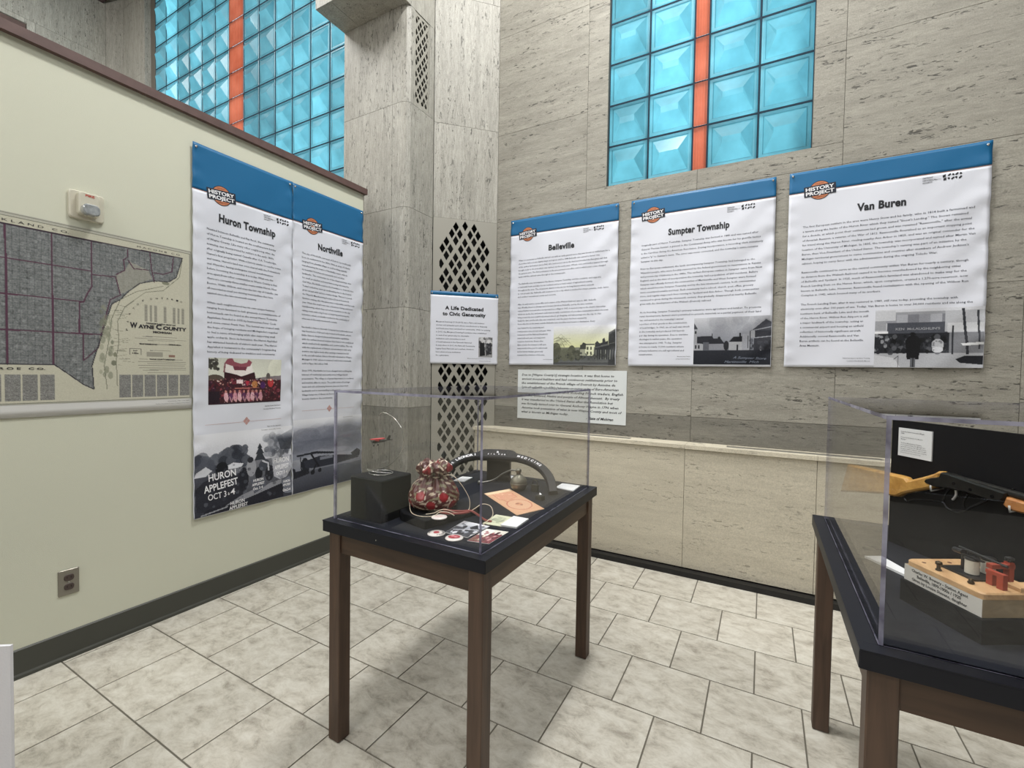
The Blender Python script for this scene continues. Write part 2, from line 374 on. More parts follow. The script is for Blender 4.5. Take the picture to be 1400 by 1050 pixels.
# ---------------------------------------------------------------- the room
TILE = None
def floor_mat():
    m = bpy.data.materials.new('floor_tile'); m.use_nodes = True; nt = m.node_tree; b = nt.nodes['Principled BSDF']; L = nt.links.new
    b.inputs['Roughness'].default_value = 0.42; b.inputs['Specular IOR Level'].default_value = 0.4
    geo = nt.nodes.new('ShaderNodeNewGeometry'); at = nt.nodes.new('ShaderNodeAttribute'); at.attribute_name = 'slab'
    ad = nt.nodes.new('ShaderNodeVectorMath'); ad.operation = 'MULTIPLY_ADD'; ad.inputs[1].default_value = (11, 11, 11)
    L(at.outputs['Vector'], ad.inputs[0]); L(geo.outputs['Position'], ad.inputs[2])
    mp = nt.nodes.new('ShaderNodeMapping'); mp.inputs['Scale'].default_value = (1.5, 2.2, 1); mp.inputs['Rotation'].default_value = (0, 0, 0.35); L(ad.outputs[0], mp.inputs[0])
    def nz(sc, d, ro, di):
        n = nt.nodes.new('ShaderNodeTexNoise'); n.inputs['Scale'].default_value = sc; n.inputs['Detail'].default_value = d
        n.inputs['Roughness'].default_value = ro; n.inputs['Distortion'].default_value = di; L(mp.outputs[0], n.inputs['Vector']); return n.outputs['Fac']
    r = nt.nodes.new('ShaderNodeValToRGB'); e = r.color_ramp.elements
    e[0].position = 0.33; e[0].color = rgb(150, 144, 133) + (1,); e[1].position = 0.68; e[1].color = rgb(206, 203, 193) + (1,)
    k = e.new(0.47); k.color = rgb(184, 179, 167) + (1,); k = e.new(0.56); k.color = rgb(196, 192, 181) + (1,)
    L(nz(8.0, 9, 0.74, 0.35), r.inputs[0])
    r2 = nt.nodes.new('ShaderNodeValToRGB'); e = r2.color_ramp.elements; e[0].position = 0.60; e[0].color = (1, 1, 1, 1); e[1].position = 0.70; e[1].color = (0.66, 0.64, 0.61, 1)
    L(nz(22.0, 8, 0.75, 0.6), r2.inputs[0])
    mu = nt.nodes.new('ShaderNodeMix'); mu.data_type = 'RGBA'; mu.blend_type = 'MULTIPLY'; mu.inputs[0].default_value = 0.8; L(r.outputs[0], mu.inputs[6]); L(r2.outputs[0], mu.inputs[7])
    tn = nt.nodes.new('ShaderNodeAttribute'); tn.attribute_name = 'tone'
    mu2 = nt.nodes.new('ShaderNodeMix'); mu2.data_type = 'RGBA'; mu2.blend_type = 'MULTIPLY'; mu2.inputs[0].default_value = 1; L(mu.outputs[2], mu2.inputs[6]); L(tn.outputs['Color'], mu2.inputs[7])
    L(mu2.outputs[2], b.inputs['Base Color']); return m
FLOOR_T = floor_mat(); GROUT = mat('grout', rgb(104, 99, 89), 0.9)
fl = MB(); fl.box(-9.2, 4.6, -4.6, 3.6, -0.1, -0.003, 1, tone=1.0, slab=(0, 0, 0))
PT = 0.3345
for j in range(-17, 8):
    y0 = 1.775 + PT * j; off = 0.0 if (j % 2) else 0.167
    for i in range(-28, 14):
        x0 = off - 0.0 + i * PT - 0.0
        if x0 < -9.1 or x0 > 4.4: continue
        g = 0.0030; s_ = tuple(rng.uniform(0, 1, 3)); t = rng.uniform(0.94, 1.05)
        a, b_, c, d = x0 + g, x0 + PT - g, y0 + g, y0 + PT - g
        z = 0.0; v = [(a, c, z), (b_, c, z), (b_, d, z), (a, d, z), (a, c, -0.003), (b_, c, -0.003), (b_, d, -0.003), (a, d, -0.003)]
        fl.add(v, [(0, 1, 2, 3), (4, 5, 1, 0), (5, 6, 2, 1), (6, 7, 3, 2), (7, 4, 0, 3)], 0, tone=t, slab=s_)
struct(fl, 'floor', [FLOOR_T, GROUT], origin=(0, 0, 0))
WHITE_CEIL = mat('ceiling_paint', rgb(205, 203, 196), 0.9)
struct(MB().box(-9.2, 4.6, -4.6, 3.9, 7.4, 7.5), 'ceiling', WHITE_CEIL)

DARKJ = mat('stone_joint', rgb(96, 92, 84), 0.9)
def slabs(mb, p0, p1, out, z0, z1, thick=0.05, slab=None, tone=None, g=0.0012, ends=(0, 0)):
    """one stone slab standing on the line p0-p1; out = unit normal towards the room"""
    p0 = Vector(p0); p1 = Vector(p1); d = (p1 - p0).normalized(); a = p0 + d * (g if not ends[0] else 0); b = p1 - d * (g if not ends[1] else 0); o = Vector(out) * thick
    q = [a, b, b - o, a - o]
    v = [(p.x, p.y, z0 + g) for p in q] + [(p.x, p.y, z1 - g) for p in q]
    f = [(0, 1, 5, 4), (1, 2, 6, 5), (2, 3, 7, 6), (3, 0, 4, 7), (4, 5, 6, 7), (3, 2, 1, 0)]
    if (Vector((-(b - a).y, (b - a).x))).dot(Vector(out)) > 0: f = [tuple(reversed(x)) for x in f]
    mb.add(v, f, 0, slab=slab or tuple(rng.uniform(0, 1, 3)), tone=tone if tone is not None else rng.uniform(0.95, 1.05))
WAINS = 0.66   # the lowest course of the stone is a darker stone
W1 = MB(); YW = 3.32
def back_slab(x0, x1, z0, z1, t=None): slabs(W1, (x0, YW), (x1, YW), (0, -1), z0, z1, tone=t)
xs = [-2.007, -1.22, -0.43, 0.375, 1.16, 1.95, 2.74, 3.53, 4.6]
for a, b in zip(xs, xs[1:]):
    back_slab(a, b, 0.0, 1.03, WAINS * rng.uniform(0.97, 1.03))
    back_slab(a, b, 1.03, 1.83); back_slab(a, b, 1.83, 2.58)
for a, b in [(-2.007, -1.22)] + list(zip(xs[3:], xs[4:])):
    for z0, z1 in ((2.58, 3.3), (3.3, 4.1), (4.1, 4.9), (4.9, 5.7), (5.7, 6.5), (6.5, 7.4)): back_slab(a, b, z0, z1)
back_slab(-1.22, -0.43, 2.58, 2.712); back_slab(-0.43, 0.375, 2.58, 2.712)
for z0, z1 in ((2.712, 4.05), (4.05, 5.12)): back_slab(-1.22, -1.062, z0, z1, 0.97)
for z0, z1 in ((2.712, 3.3), (3.3, 4.1), (4.1, 5.12)): back_slab(0.22, 0.375, z0, z1, 0.97)
for z0, z1 in ((5.12, 5.9), (5.9, 6.65), (6.65, 7.4)): back_slab(-1.22, -0.43, z0, z1); back_slab(-0.43, 0.375, z0, z1)
# backing behind the slabs, with the window hole left open
for x0, x1, z0, z1 in ((-2.05, -1.062, 0, 7.4), (0.22, 4.6, 0, 7.4), (-1.062, 0.22, 0, 2.712), (-1.062, 0.22, 5.12, 7.4)):
    W1.box(x0, x1, YW + 0.004, YW + 0.25, z0, z1, 1, slab=(0, 0, 0), tone=1.0)
struct(W1, 'wall_back', [STONE_X, DARKJ], origin=(0, YW, 0))

# pier, its chamfered corner, and the diagonal face
PIER = MB(); courses = [0, 1.03, 1.80, 2.56, 3.345, 4.059]
def up(seq): return list(zip(seq, seq[1:]))
for i, (z0, z1) in enumerate(up(courses)):
    t = WAINS if i == 0 else rng.uniform(0.96, 1.04); sl = tuple(rng.uniform(0, 1, 3))
    slabs(PIER, (-3.067, 2.62), (-2.535, 2.62), (0, -1), z0, z1, slab=sl, tone=t)
    slabs(PIER, (-2.535, 2.62), (-2.45, 2.62), (0, -1), z0, z1, slab=sl, tone=t * 1.03, ends=(0, 1))
    slabs(PIER, (-2.45, 2.62), (-2.408, 2.632), (0.27, -0.96), z0, z1, slab=sl, tone=t * 1.03, ends=(1, 1))
    slabs(PIER, (-2.408, 2.632), (-2.388, 2.66), (0.81, -0.58), z0, z1, slab=sl, tone=t * 1.03, ends=(1, 1))
    if i < 4: slabs(PIER, (-2.388, 2.66), (-2.388, 2.935), (1, 0), z0, z1, slab=sl, tone=t, ends=(1, 0))
    else:
        slabs(PIER, (-2.388, 2.66), (-2.388, 2.703), (1, 0), z0, z1, slab=sl, tone=t, ends=(1, 1))
        slabs(PIER, (-2.388, 2.872), (-2.388, 2.935), (1, 0), z0, z1, slab=sl, tone=t, ends=(1, 0))
        slabs(PIER, (-2.388, 2.703), (-2.388, 2.872), (1, 0), z0, 3.366, slab=sl, tone=t, ends=(1, 1))
    slabs(PIER, (-3.067, 3.23), (-3.067, 2.62), (-1, 0), z0, z1, slab=sl, tone=t)
slabs(PIER, (-2.388, 2.66), (-2.388, 2.935), (1, 0), 4.059, 4.9)
slabs(PIER, (-2.388, 2.66), (-2.388, 2.935), (1, 0), 4.9, 7.4)
DG = 1 / math.sqrt(2)
for i, (z0, z1) in enumerate(up([0, 1.03, 2.574, 3.335, 4.37, 5.4, 6.4, 7.4])):
    if z1 > 2.6: slabs(PIER, (-2.388, 2.939), (-2.007, 3.32), (DG, -DG), z0, z1)
# projecting block above the pier
for a, b, n_ in (((-3.067, 2.345), (-2.7, 2.345), (0, -1)), ((-2.7, 2.345), (-2.388, 2.345), (0, -1)), ((-3.067, 2.9), (-3.067, 2.345), (-1, 0)), ((-2.388, 2.345), (-2.388, 2.66), (1, 0))):
    for z0, z1 in ((4.0602, 4.9), (4.9, 7.4)): slabs(PIER, a, b, n_, z0, z1, tone=0.95)
for a, b in ((-3.067, -2.9), (-2.9, -2.388)):
    PIER.box(a + 0.001, b - 0.001, 2.3465, 2.7, 4.0598, 4.10, 0, slab=tuple(rng.uniform(0, 1, 3)), tone=0.96)
PIER.prism([(-3.05, 2.66), (-2.46, 2.66), (-2.44, 2.70), (-2.44, 3.30), (-3.05, 3.30)], 0, 4.05, 1, slab=(0, 0, 0), tone=1.0)
PIER.prism([(-3.03, 2.40), (-2.43, 2.40), (-2.43, 3.30), (-3.03, 3.30)], 4.10, 7.4, 1, slab=(0, 0, 0), tone=1.0)
PIER.prism([(-2.44, 2.96), (-2.05, 3.36), (-2.44, 3.36)], 2.60, 7.4, 1, slab=(0, 0, 0), tone=1.0)
struct(PIER, 'wall_pier', [STONE_Z, DARKJ], origin=(-2.7, 2.9, 0))

# wall with the large window behind the partition
YL = 3.23
WL = MB()
for a, b in up([-7.664, -6.7, -5.8, -4.9, -4.0, -3.1]):
    for z0, z1 in ((0, 1.03), (1.03, 2.149)): slabs(WL, (a, YL), (b, YL), (0, -1), z0, z1)
WL.box(-7.664, -3.1, YL + 0.06, YL + 0.3, 0, 2.149, 1, slab=(0, 0, 0), tone=1.0)
for z0, z1 in up([0, 1.1, 2.2, 3.3, 4.4, 5.5, 6.6, 7.4]):
    slabs(WL, (-8.45, 3.17), (-7.80, 3.17), (0, -1), z0, z1, tone=0.95); slabs(WL, (-8.70, 3.05), (-8.45, 3.17), (0.43, -0.9), z0, z1, tone=0.85)  # shade on the angled corner slab is put into its lower tone
    slabs(WL, (-7.80, 3.17), (-7.78, 3.26), (1, 0), z0, z1, tone=0.8)
WL.box(-8.7, -7.664, 3.24, 3.5, 0, 7.4, 1, slab=(0, 0, 0), tone=1.0)
WL.box(-3.1, -2.95, 3.235, 3.5, 0, 7.4, 1, slab=(0, 0, 0), tone=1.0)
WL.box(-7.664, -3.1, YL, YL + 0.3, 7.062, 7.4, 1, slab=(0, 0, 0), tone=1.0)
struct(WL, 'wall_window', [STONE_Z, DARKJ], origin=(-5.5, YL, 0))
WF = MB()
XF = -8.70
for a, b in up([-4.6, -3.5, -2.4, -1.3, -0.2, 0.9]):
    for z0, z1 in up([0, 1.2, 2.4, 3.6, 4.8, 5.91, 7.4]): slabs(WF, (XF, a), (XF, b), (1, 0), z0, z1)
for a, b in ((2.30, 2.67), (2.67, 3.05)):
    for z0, z1 in up([0, 1.2, 2.4, 3.6, 4.8, 5.91]): slabs(WF, (XF, a), (XF, b), (1, 0), z0, z1, tone=1.02)
slabs(WF, (XF, 2.222), (XF, 2.30), (1, 0), 0, 5.91, tone=1.12); slabs(WF, (XF, 0.9), (XF, 2.222), (1, 0), 5.85, 5.91, tone=1.1)
for a, b in ((0.9, 1.95), (1.95, 3.05)): slabs(WF, (XF, a), (XF, b), (1, 0), 5.91, 6.68); slabs(WF, (XF, a), (XF, b), (1, 0), 6.68, 7.4)
WF.box(XF - 0.3, XF - 0.05, -4.6, 3.4, 0, 7.4, 1, slab=(0, 0, 0), tone=1.0)
struct(WF, 'wall_left', [STONE_Z, DARKJ], origin=(XF, 0, 0))
BROWN_D = mat('dark_brown_paint', rgb(88, 70, 66), 0.6, var=0.1)
struct(MB().box(XF - 0.045, XF - 0.02, 0.92, 2.215, 0, 5.845), 'door_1', BROWN_D)
struct(MB().box(XF, XF + 0.55, -4.6, 3.02, 6.68, 7.4), 'trim_1', mat('dark_soffit', rgb(60, 44, 46), 0.7))
PLAIN = mat('dark_unseen_wall', rgb(74, 66, 58), 0.8)  # dark colour chosen so these unseen walls reflect less into the cases
struct(MB().box(-9.2, 4.6, -4.75, -4.6, 0, 7.4), 'wall_rear', PLAIN)
struct(MB().box(4.45, 4.6, -4.6, 3.32, 0, 7.4), 'wall_right', PLAIN)

def window(name, x_edges, z_edges, y, red, seed, bright):
    """a wall of square pressed-glass blocks, one strip of them orange, in thin dark joints"""
    r = random.Random(seed); g = MB(); bars = MB()
    for i, (a, b) in enumerate(up(x_edges)):
        colt = r.uniform(*bright)  # column tint stands in for uneven daylight behind the blocks
        for k, (c, d) in enumerate(up(z_edges)):
            t = min(1.0, max(0.3, colt * r.uniform(0.86, 1.12)))
            isred = i in red; e = 0.005
            X0, X1, Z0, Z1 = a + e, b - e, c + e, d - e; w, h = X1 - X0, Z1 - Z0
            if isred:
                n = 5; V = []; F = []
                for q in range(n * 2 + 1):
                    xx = X0 + w * q / (n * 2); yy = y - (0.006 + (0.002 if q % 2 else 0)); V += [(xx, yy, Z0), (xx, yy, Z1)]
                for q in range(n * 2): F.append((2 * q, 2 * q + 2, 2 * q + 3, 2 * q + 1))
                g.add(V, F, 1, tone=min(1, t + 0.2)); continue
            ix, iz = w * r.uniform(0.27, 0.32), h * r.uniform(0.27, 0.33); dp = r.uniform(0.050, 0.062); bx = 0.022; rim = 0.006
            rings = [(0, 0, 0.0), (bx * 0.4, bx * 0.4, rim), (bx, bx, rim), (bx + 0.006, bx + 0.006, 0.0)]
            V = []
            for (ux, uz, dd) in rings: V += [(X0 + ux, y - dd, Z0 + uz), (X1 - ux, y - dd, Z0 + uz), (X1 - ux, y - dd, Z1 - uz), (X0 + ux, y - dd, Z1 - uz)]
            zr = Z0 + h * r.uniform(0.50, 0.58); r0 = Z0 + h * 0.44; V += [(X0 + ix, y - dp * 0.86, r0), (X1 - ix, y - dp * 0.86, r0), (X1 - ix, y - dp, zr), (X0 + ix, y - dp, zr)]
            F = [(4 * q + m_, 4 * q + (m_ + 1) % 4, 4 * q + 4 + (m_ + 1) % 4, 4 * q + 4 + m_) for q in range(4) for m_ in range(4)] + [(16, 17, 18, 19)]
            g.add(V, F, 0, tone=(t * 0.92, t, t))
    X0, X1, Z0, Z1 = x_edges[0], x_edges[-1], z_edges[0], z_edges[-1]
    for x in x_edges: bars.box(x - 0.006, x + 0.006, y - 0.004, y + 0.03, Z0, Z1)
    for z in z_edges: bars.box(X0, X1, y - 0.0035, y + 0.029, z - 0.006, z + 0.006)
    w = struct(g, name, [BLK_BLUE, BLK_RED], origin=(X0, y, Z0))
    bars.build('window_frame', mat('block_joint', rgb(46, 60, 72), 0.95, spec=0.05), w)
window('window_1', [-1.062, -0.770, -0.470, -0.376, -0.074, 0.222], [2.712 + 0.3 * i for i in range(9)], YW + 0.035, {2}, 3, (0.86, 1.0))
window('window_2', [-7.664 + 0.304 * i for i in range(16)], [2.149 + 0.307 * i for i in range(17)], YL + 0.02, {6}, 12, (0.36, 0.95))
RV = MB()   # reveals of the window behind the partition
# painted partition with its brown cap and black rubber base
CREAM = mat('cream_wall_paint', rgb(203, 204, 187), 0.62, spec=0.35, bump=0.25, bscale=420)
pw = struct(MB().box(-2.83, -2.706, -4.6, 2.497, 0, 2.66), 'wall_partition', CREAM, origin=(-2.77, -1, 0))
CAPM = mat('brown_cap_wood', rgb(92, 70, 66), 0.45, var=0.15, vscale=20)
struct(MB().box(-2.852, -2.680, -4.6, 2.515, 2.652, 2.694), 'trim_2', CAPM)
struct(MB().box(-2.85, -2.7065, 2.497, 2.503, 0, 2.652), 'trim_3', mat('partition_end', rgb(120, 112, 106), 0.6))
bb = MB(); prof = [(-2.706, 0), (-2.692, 0), (-2.694, 0.012), (-2.699, 0.02), (-2.700, 0.118), (-2.706, 0.124)]
n_ = len(prof); bb.add([(p[0], -4.6, p[1]) for p in prof] + [(p[0], 2.503, p[1]) for p in prof], [tuple(range(n_)), tuple(range(2 * n_ - 1, n_ - 1, -1))] + [(i, n_ + i, n_ + (i + 1) % n_, (i + 1) % n_) for i in range(n_)])
struct(bb, 'baseboard_left', mat('rubber_base', rgb(62, 63, 57), 0.5))

# ---------------------------------------------------------------- stone radiator cover below the banners
rc = thing('radiator_cover', (0.5, 3.24, 0), 'long low cream travertine radiator cover under the banners', 'radiator cover')
tp = MB(); jx = [-2.115, -0.442, 0.288, 1.9, 3.4, 4.45]; rcx = [(-1.53, -0.82), (-0.198, 0.60), (1.2, 1.9), (2.5, 3.2)]
cur = -2.115
for a, b in up(jx):
    pts = [a]
    sl = tuple(rng.uniform(0, 1, 3))
    y0, y1 = 3.152, 3.318
    vs = [v for v in rcx if v[1] > a and v[0] < b]
    tp.box(a + 0.0008, b - 0.0008, y0, 3.215, 0.832, 0.857, 0, slab=sl, tone=1.15); tp.box(a + 0.0008, b - 0.0008, 3.29, y1, 0.832, 0.857, 0, slab=sl, tone=1.1)  # ledge highlight put into a lighter tone of the top slab
    c = a + 0.0008
    for v in vs:
        if v[0] > c: tp.box(c, v[0], 3.215, 3.29, 0.832, 0.857, 0, slab=sl, tone=1.15)
        c = min(v[1], b)
    if c < b: tp.box(c, b - 0.0008, 3.215, 3.29, 0.832, 0.857, 0, slab=sl, tone=1.15)
tp.build('top_slab', [STONE_CREAM], rc)
for v in rcx[:2]:
    vm = MB(); vm.box(v[0], v[1], 3.215, 3.29, 0.830, 0.846)
    for i in range(9): vm.box(v[0], v[1], 3.2165 + i * 0.0082, 3.2195 + i * 0.0082, 0.846, 0.854)
    vm.build('air_vent', mat('vent_metal', rgb(150, 148, 140), 0.5, metal=0.3), rc)
for a, b in up([-2.108, -0.442, 0.288, 1.9, 3.4, 4.45]):
    MB().box(a + 0.0012, b - 0.0012, 3.168, 3.20, 0.04, 0.832, 0, slab=tuple(rng.uniform(0, 1, 3)), tone=rng.uniform(0.98, 1.04)).build('front_panel', STONE_CREAM, rc)
MB().box(-2.108, -2.075, 3.2005, 3.318, 0.0, 0.832, 0, slab=(0.3, 0.3, 0.3), tone=1.0).build('side_panel', STONE_CREAM, rc)
MB().box(-2.07, 4.44, 3.108, 3.165, 0.0, 0.034).build('toe_kick', mat('black_kick', rgb(14, 14, 15), 0.5), rc)

# ---------------------------------------------------------------- pierced metal grilles
GRILLE = mat('grille_metal', rgb(156, 154, 145), 0.5, metal=0.15)
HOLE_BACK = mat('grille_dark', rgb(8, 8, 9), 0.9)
def holes_mesh(outer, holes, depth, M4, name, parent):
    cu = bpy.data.curves.new(name, 'CURVE'); cu.dimensions = '2D'; cu.fill_mode = 'BOTH'; cu.extrude = depth / 2
    for pl in [outer] + holes:
        sp = cu.splines.new('POLY'); sp.points.add(len(pl) - 1); sp.use_cyclic_u = True
        for p, q in zip(sp.points, pl): p.co = (q[0], q[1], 0, 1)
    o = bpy.data.objects.new('t', cu); COL.objects.link(o); dg = bpy.context.evaluated_depsgraph_get()
    me = bpy.data.meshes.new_from_object(o.evaluated_get(dg)); bpy.data.objects.remove(o)
    mb = MB(); mb.add([M4 @ v.co for v in me.vertices], [tuple(p.vertices) for p in me.polygons]); bpy.data.meshes.remove(me)
    return mb.build(name, GRILLE, parent)
def clip(poly, x0, x1, y0, y1):
    for ax, val, sg in ((0, x0, 1), (0, x1, -1), (1, y0, 1), (1, y1, -1)):
        out = []
        for i in range(len(poly)):
            a, b = poly[i], poly[(i + 1) % len(poly)]; da = (a[ax] - val) * sg; db = (b[ax] - val) * sg
            if da >= 0: out.append(a)
            if da * db < 0: t = da / (da - db); out.append((a[0] + (b[0] - a[0]) * t, a[1] + (b[1] - a[1]) * t))
        poly = out
        if len(poly) < 3: return []
    return poly
def inside_arch(u, z):
    if z < 2.33: return True
    return abs(u - 0.262) < 0.215 * (1 - ((z - 2.33) / 0.262) ** 1.5)
hs = []
for gi in range(-1, 8):
    for gk in range(-1, 24):
        if (gi + gk) % 2: continue
        gu = 0.032 + 0.0765 * gi + 0.0; gz = 1.317 - 0.126 * 9 - 0.0 + 0.126 * gk
        gu += 0.0
        for du, dz in ((0, 0.0565), (0, -0.0565), (0.0335, 0), (-0.0335, 0)):
            u, z = gu + du, gz + dz
            if not inside_arch(u, z) or z < 0.12: continue
            d = clip([(u - 0.0245, z), (u, z - 0.042), (u + 0.0245, z), (u, z + 0.042)], 0.052, 0.470, 0.1, 2.56)
            if len(d) >= 3:
                ar = abs(sum(d[i][0] * d[(i + 1) % len(d)][1] - d[(i + 1) % len(d)][0] * d[i][1] for i in range(len(d)))) / 2
                if ar > 0.00025: hs.append(d)
dgv = Vector((DG, DG, 0)); nrm = Vector((DG, -DG, 0))
O = Vector((-2.388, 2.939, 0)) + dgv * 0.002
M4 = Matrix(((dgv.x, 0, nrm.x, O.x + nrm.x * 0.002), (dgv.y, 0, nrm.y, O.y + nrm.y * 0.002), (0, 1, 0, 0), (0, 0, 0, 1)))
gr = thing('wall_grille', (-2.2, 3.12, 0.0), 'tall grey metal grille with diamond holes behind the small sign', 'grille')
holes_mesh([(0, 0.02), (0.534, 0.02), (0.534, 2.572), (0, 2.572)], hs, 0.008, M4, 'grille_plate', gr)
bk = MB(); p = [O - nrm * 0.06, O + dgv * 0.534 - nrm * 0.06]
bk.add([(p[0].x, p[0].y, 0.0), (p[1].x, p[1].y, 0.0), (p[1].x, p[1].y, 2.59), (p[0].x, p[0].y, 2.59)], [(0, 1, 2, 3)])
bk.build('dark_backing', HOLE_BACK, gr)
hs = []
for gi in range(-1, 6):
    for gk in range(0, 12):
        if (gi + gk) % 2: continue
        gu = 0.02 + 0.0475 * gi; gz = 3.40 + 0.079 * gk
        for du, dz in ((0, 0.035), (0, -0.035), (0.0205, 0), (-0.0205, 0)):
            u, z = gu + du, gz + dz
            d = clip([(u - 0.0158, z), (u, z - 0.027), (u + 0.0158, z), (u, z + 0.027)], 0.012, 0.157, 3.385, 4.035)
            if len(d) >= 3:
                ar = abs(sum(d[i][0] * d[(i + 1) % len(d)][1] - d[(i + 1) % len(d)][0] * d[i][1] for i in range(len(d)))) / 2
                if ar > 0.00012: hs.append(d)
M5 = Matrix(((0, 0, 1, -2.396), (1, 0, 0, 2.7035), (0, 1, 0, 0), (0, 0, 0, 1)))
sg = thing('slot_grille', (-2.396, 2.79, 3.367), 'narrow grey diamond grille high on the side of the stone pier', 'grille')
holes_mesh([(0, 3.3685), (0.168, 3.3685), (0.168, 4.058), (0, 4.058)], hs, 0.006, M5, 'grille_plate', sg)
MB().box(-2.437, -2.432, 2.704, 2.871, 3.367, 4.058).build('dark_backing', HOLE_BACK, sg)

# ---------------------------------------------------------------- hanging banners
def cloth(name, c, rough=0.5): return mat(name, c, rough, spec=0.35, bump=0.15, bscale=300)
CLOTH = cloth('white_banner_vinyl', rgb(214, 217, 227)); BLUE = cloth('blue_banner_print', rgb(30, 100, 146), 0.42)
INK = mat('black_ink', rgb(26, 28, 34), 0.6); INK_G = mat('grey_ink', rgb(84, 86, 92), 0.7); WHITE_INK = mat('white_ink', rgb(232, 232, 236), 0.6)
COPPER = mat('copper_print', rgb(196, 122, 84), 0.6); NAVY = mat('navy_print', rgb(22, 28, 44), 0.6); RUST = mat('rust_line', rgb(150, 108, 88), 0.6)
PIN = mat('metal_pin', rgb(200, 200, 198), 0.25, metal=0.9)
def banner(sheet, hv, label, group, pins=True, name='hanging_banner', small=False):
    t = thing(name, sheet.P(sheet.w / 2, sheet.h, 0), label, 'banner', group)
    nu = max(6, int(sheet.w / 0.016)); nv = int((sheet.h - hv) / 0.016)
    mb = MB(); mb.add(*sheet.grid(0, hv, sheet.w, sheet.h, nu, nv, 0, 0.0008)); mb.build('banner_cloth', CLOTH, t, smooth=True)
    mb = MB(); mb.add(*sheet.grid(0, 0, sheet.w, hv, nu, max(2, int(hv / 0.016)), 0, 0.0008)); mb.build('header_band', BLUE, t, smooth=True)
    if not small:
        mb = MB(); sheet.rect(mb, 0, hv - 0.002, sheet.w, hv + 0.001, 0.0007, step=0.016); mb.build('header_line', RUST, t)
    for u in (0.018, sheet.w - 0.018):
        p = sheet.P(u, 0.02, 0); n = sheet.N; mb = MB()
        prof = [(0.006, 0.0), (0.007, 0.001), (0.006, 0.0025), (0.003, 0.004), (0.0022, 0.010)]
        e1 = sheet.U; e2 = Vector((0, 0, 1)); V = []; k = 12
        for (r_, h_) in prof:
            for i in range(k): a = 2 * math.pi * i / k; V.append(p + e1 * (r_ * math.cos(a)) + e2 * (r_ * math.sin(a)) + n * h_)
        F = [(j * k + i, j * k + (i + 1) % k, (j + 1) * k + (i + 1) % k, (j + 1) * k + i) for j in range(len(prof) - 1) for i in range(k)] + [tuple(range(4 * k, 5 * k))]
        mb.add(V, F); mb.build('pin', PIN, t, smooth=True)
    return t
def logo(sheet, t, cu, cv, sc, rot):
    mb = MB(); k = 32; r = 0.056 * sc
    for rr, h, mi in ((r, 0.0012, 2), (r * 0.93, 0.0016, 0)):
        mb.add([sheet.P(cu + rr * math.cos(2 * math.pi * i / k), cv + rr * math.sin(2 * math.pi * i / k), h) for i in range(k)], [tuple(range(k - 1, -1, -1))], mi)
    w, hh = 0.080 * sc, 0.031 * sc; ca, sa = math.cos(rot), math.sin(rot)
    def R(a, b): return (cu + a * ca + b * sa, cv - a * sa + b * ca)
    V = [sheet.P(*R(-w + 2 * w * i / 10, s_), 0.0022) for s_ in (-hh, hh) for i in range(11)]
    mb.add(V, [(i, 11 + i, 12 + i, i + 1) for i in range(10)], 2)
    for txt, dv in (('HISTORY', -0.003 * sc), ('PROJECT', 0.024 * sc)):
        a, b = R(0, dv); sheet.text(mb, txt, a, b, 0.0285 * sc, 0.03, width=0.142 * sc, align='c', h=0.0028, rot=rot, mi=1)
    for txt, dv in (('DETROIT', -0.036 * sc), ('COMMUNITY', 0.044 * sc)):
        a, b = R(0, dv); sheet.text(mb, txt, a, b, 0.011 * sc, 0.01, align='c', h=0.0022, rot=rot, mi=3)
    mb.build('logo', [COPPER, WHITE_INK, NAVY, mat('dark_copper_print', rgb(120, 70, 50), 0.6)], t)
def corner_mark(sheet, t, u, v):
    mb = MB()
    for i, tx in enumerate(('DETROIT', 'HISTORICAL', 'SOCIETY')): sheet.text(mb, tx, u, v - 0.006 + i * 0.0125, 0.0105, 0.02, mi=0)
    sheet.text(mb, 'CELEBRATING', u + 0.048, v + 0.006, 0.0045, 0.01, mi=0)
    o = u + 0.082
    sheet.poly(mb, [(o, v - 0.012), (o + 0.013, v - 0.018), (o + 0.013, v - 0.002), (o + 0.002, v + 0.001)], mi=1); sheet.poly(mb, [(o + 0.004, v + 0.004), (o + 0.016, v + 0.0), (o + 0.016, v + 0.016), (o + 0.004, v + 0.016)], mi=1)
    for c in (o + 0.035, o + 0.065):
        for a0, a1 in ((0.3, 1.5), (2.1, 2.9), (3.5, 4.6), (5.1, 5.9)):
            q = [a0 + (a1 - a0) * i / 5 for i in range(6)]
            sheet.poly(mb, [(c + 0.0155 * math.cos(a), v - 0.001 + 0.018 * math.sin(a)) for a in q] + [(c + 0.0075 * math.cos(a), v - 0.001 + 0.009 * math.sin(a)) for a in reversed(q)], mi=1)
    mb.build('corner_mark', [INK_G, INK], t)
def heading(sheet, t, items):
    mb = MB()
    for txt, u, v, w, s_ in items: sheet.text(mb, txt, u, v, s_, 0.043, width=w, align='c', h=0.0014, spacing=1.06)
    mb.build('heading', INK, t)
def body(sheet, t, blocks, size=0.0165, bold=0.007):
    mb = MB()
    for ls, u, v, pitch, w in blocks: sheet.lines(mb, ls, u, v, pitch, size, w, bold=bold, h=0.0011)
    mb.build('printed_text', mat('text_ink', rgb(66, 70, 82), 0.7), t)
def wrap(txt, n):
    out = []; cur = ''
    for w in txt.split():
        if len(cur) + len(w) + 1 > n and cur: out.append(cur); cur = w
        else: cur = (cur + ' ' + w).strip()
    return out + [cur]
def captions(sheet, t, items):
    for txt, u, v, w in items:
        mb = MB(); sheet.text(mb, txt, u, v, 0.0095, 0.004, width=w, align='r', h=0.0011); mb.build('caption', INK_G, t)
G_BAN = 'white history banners with blue headers'
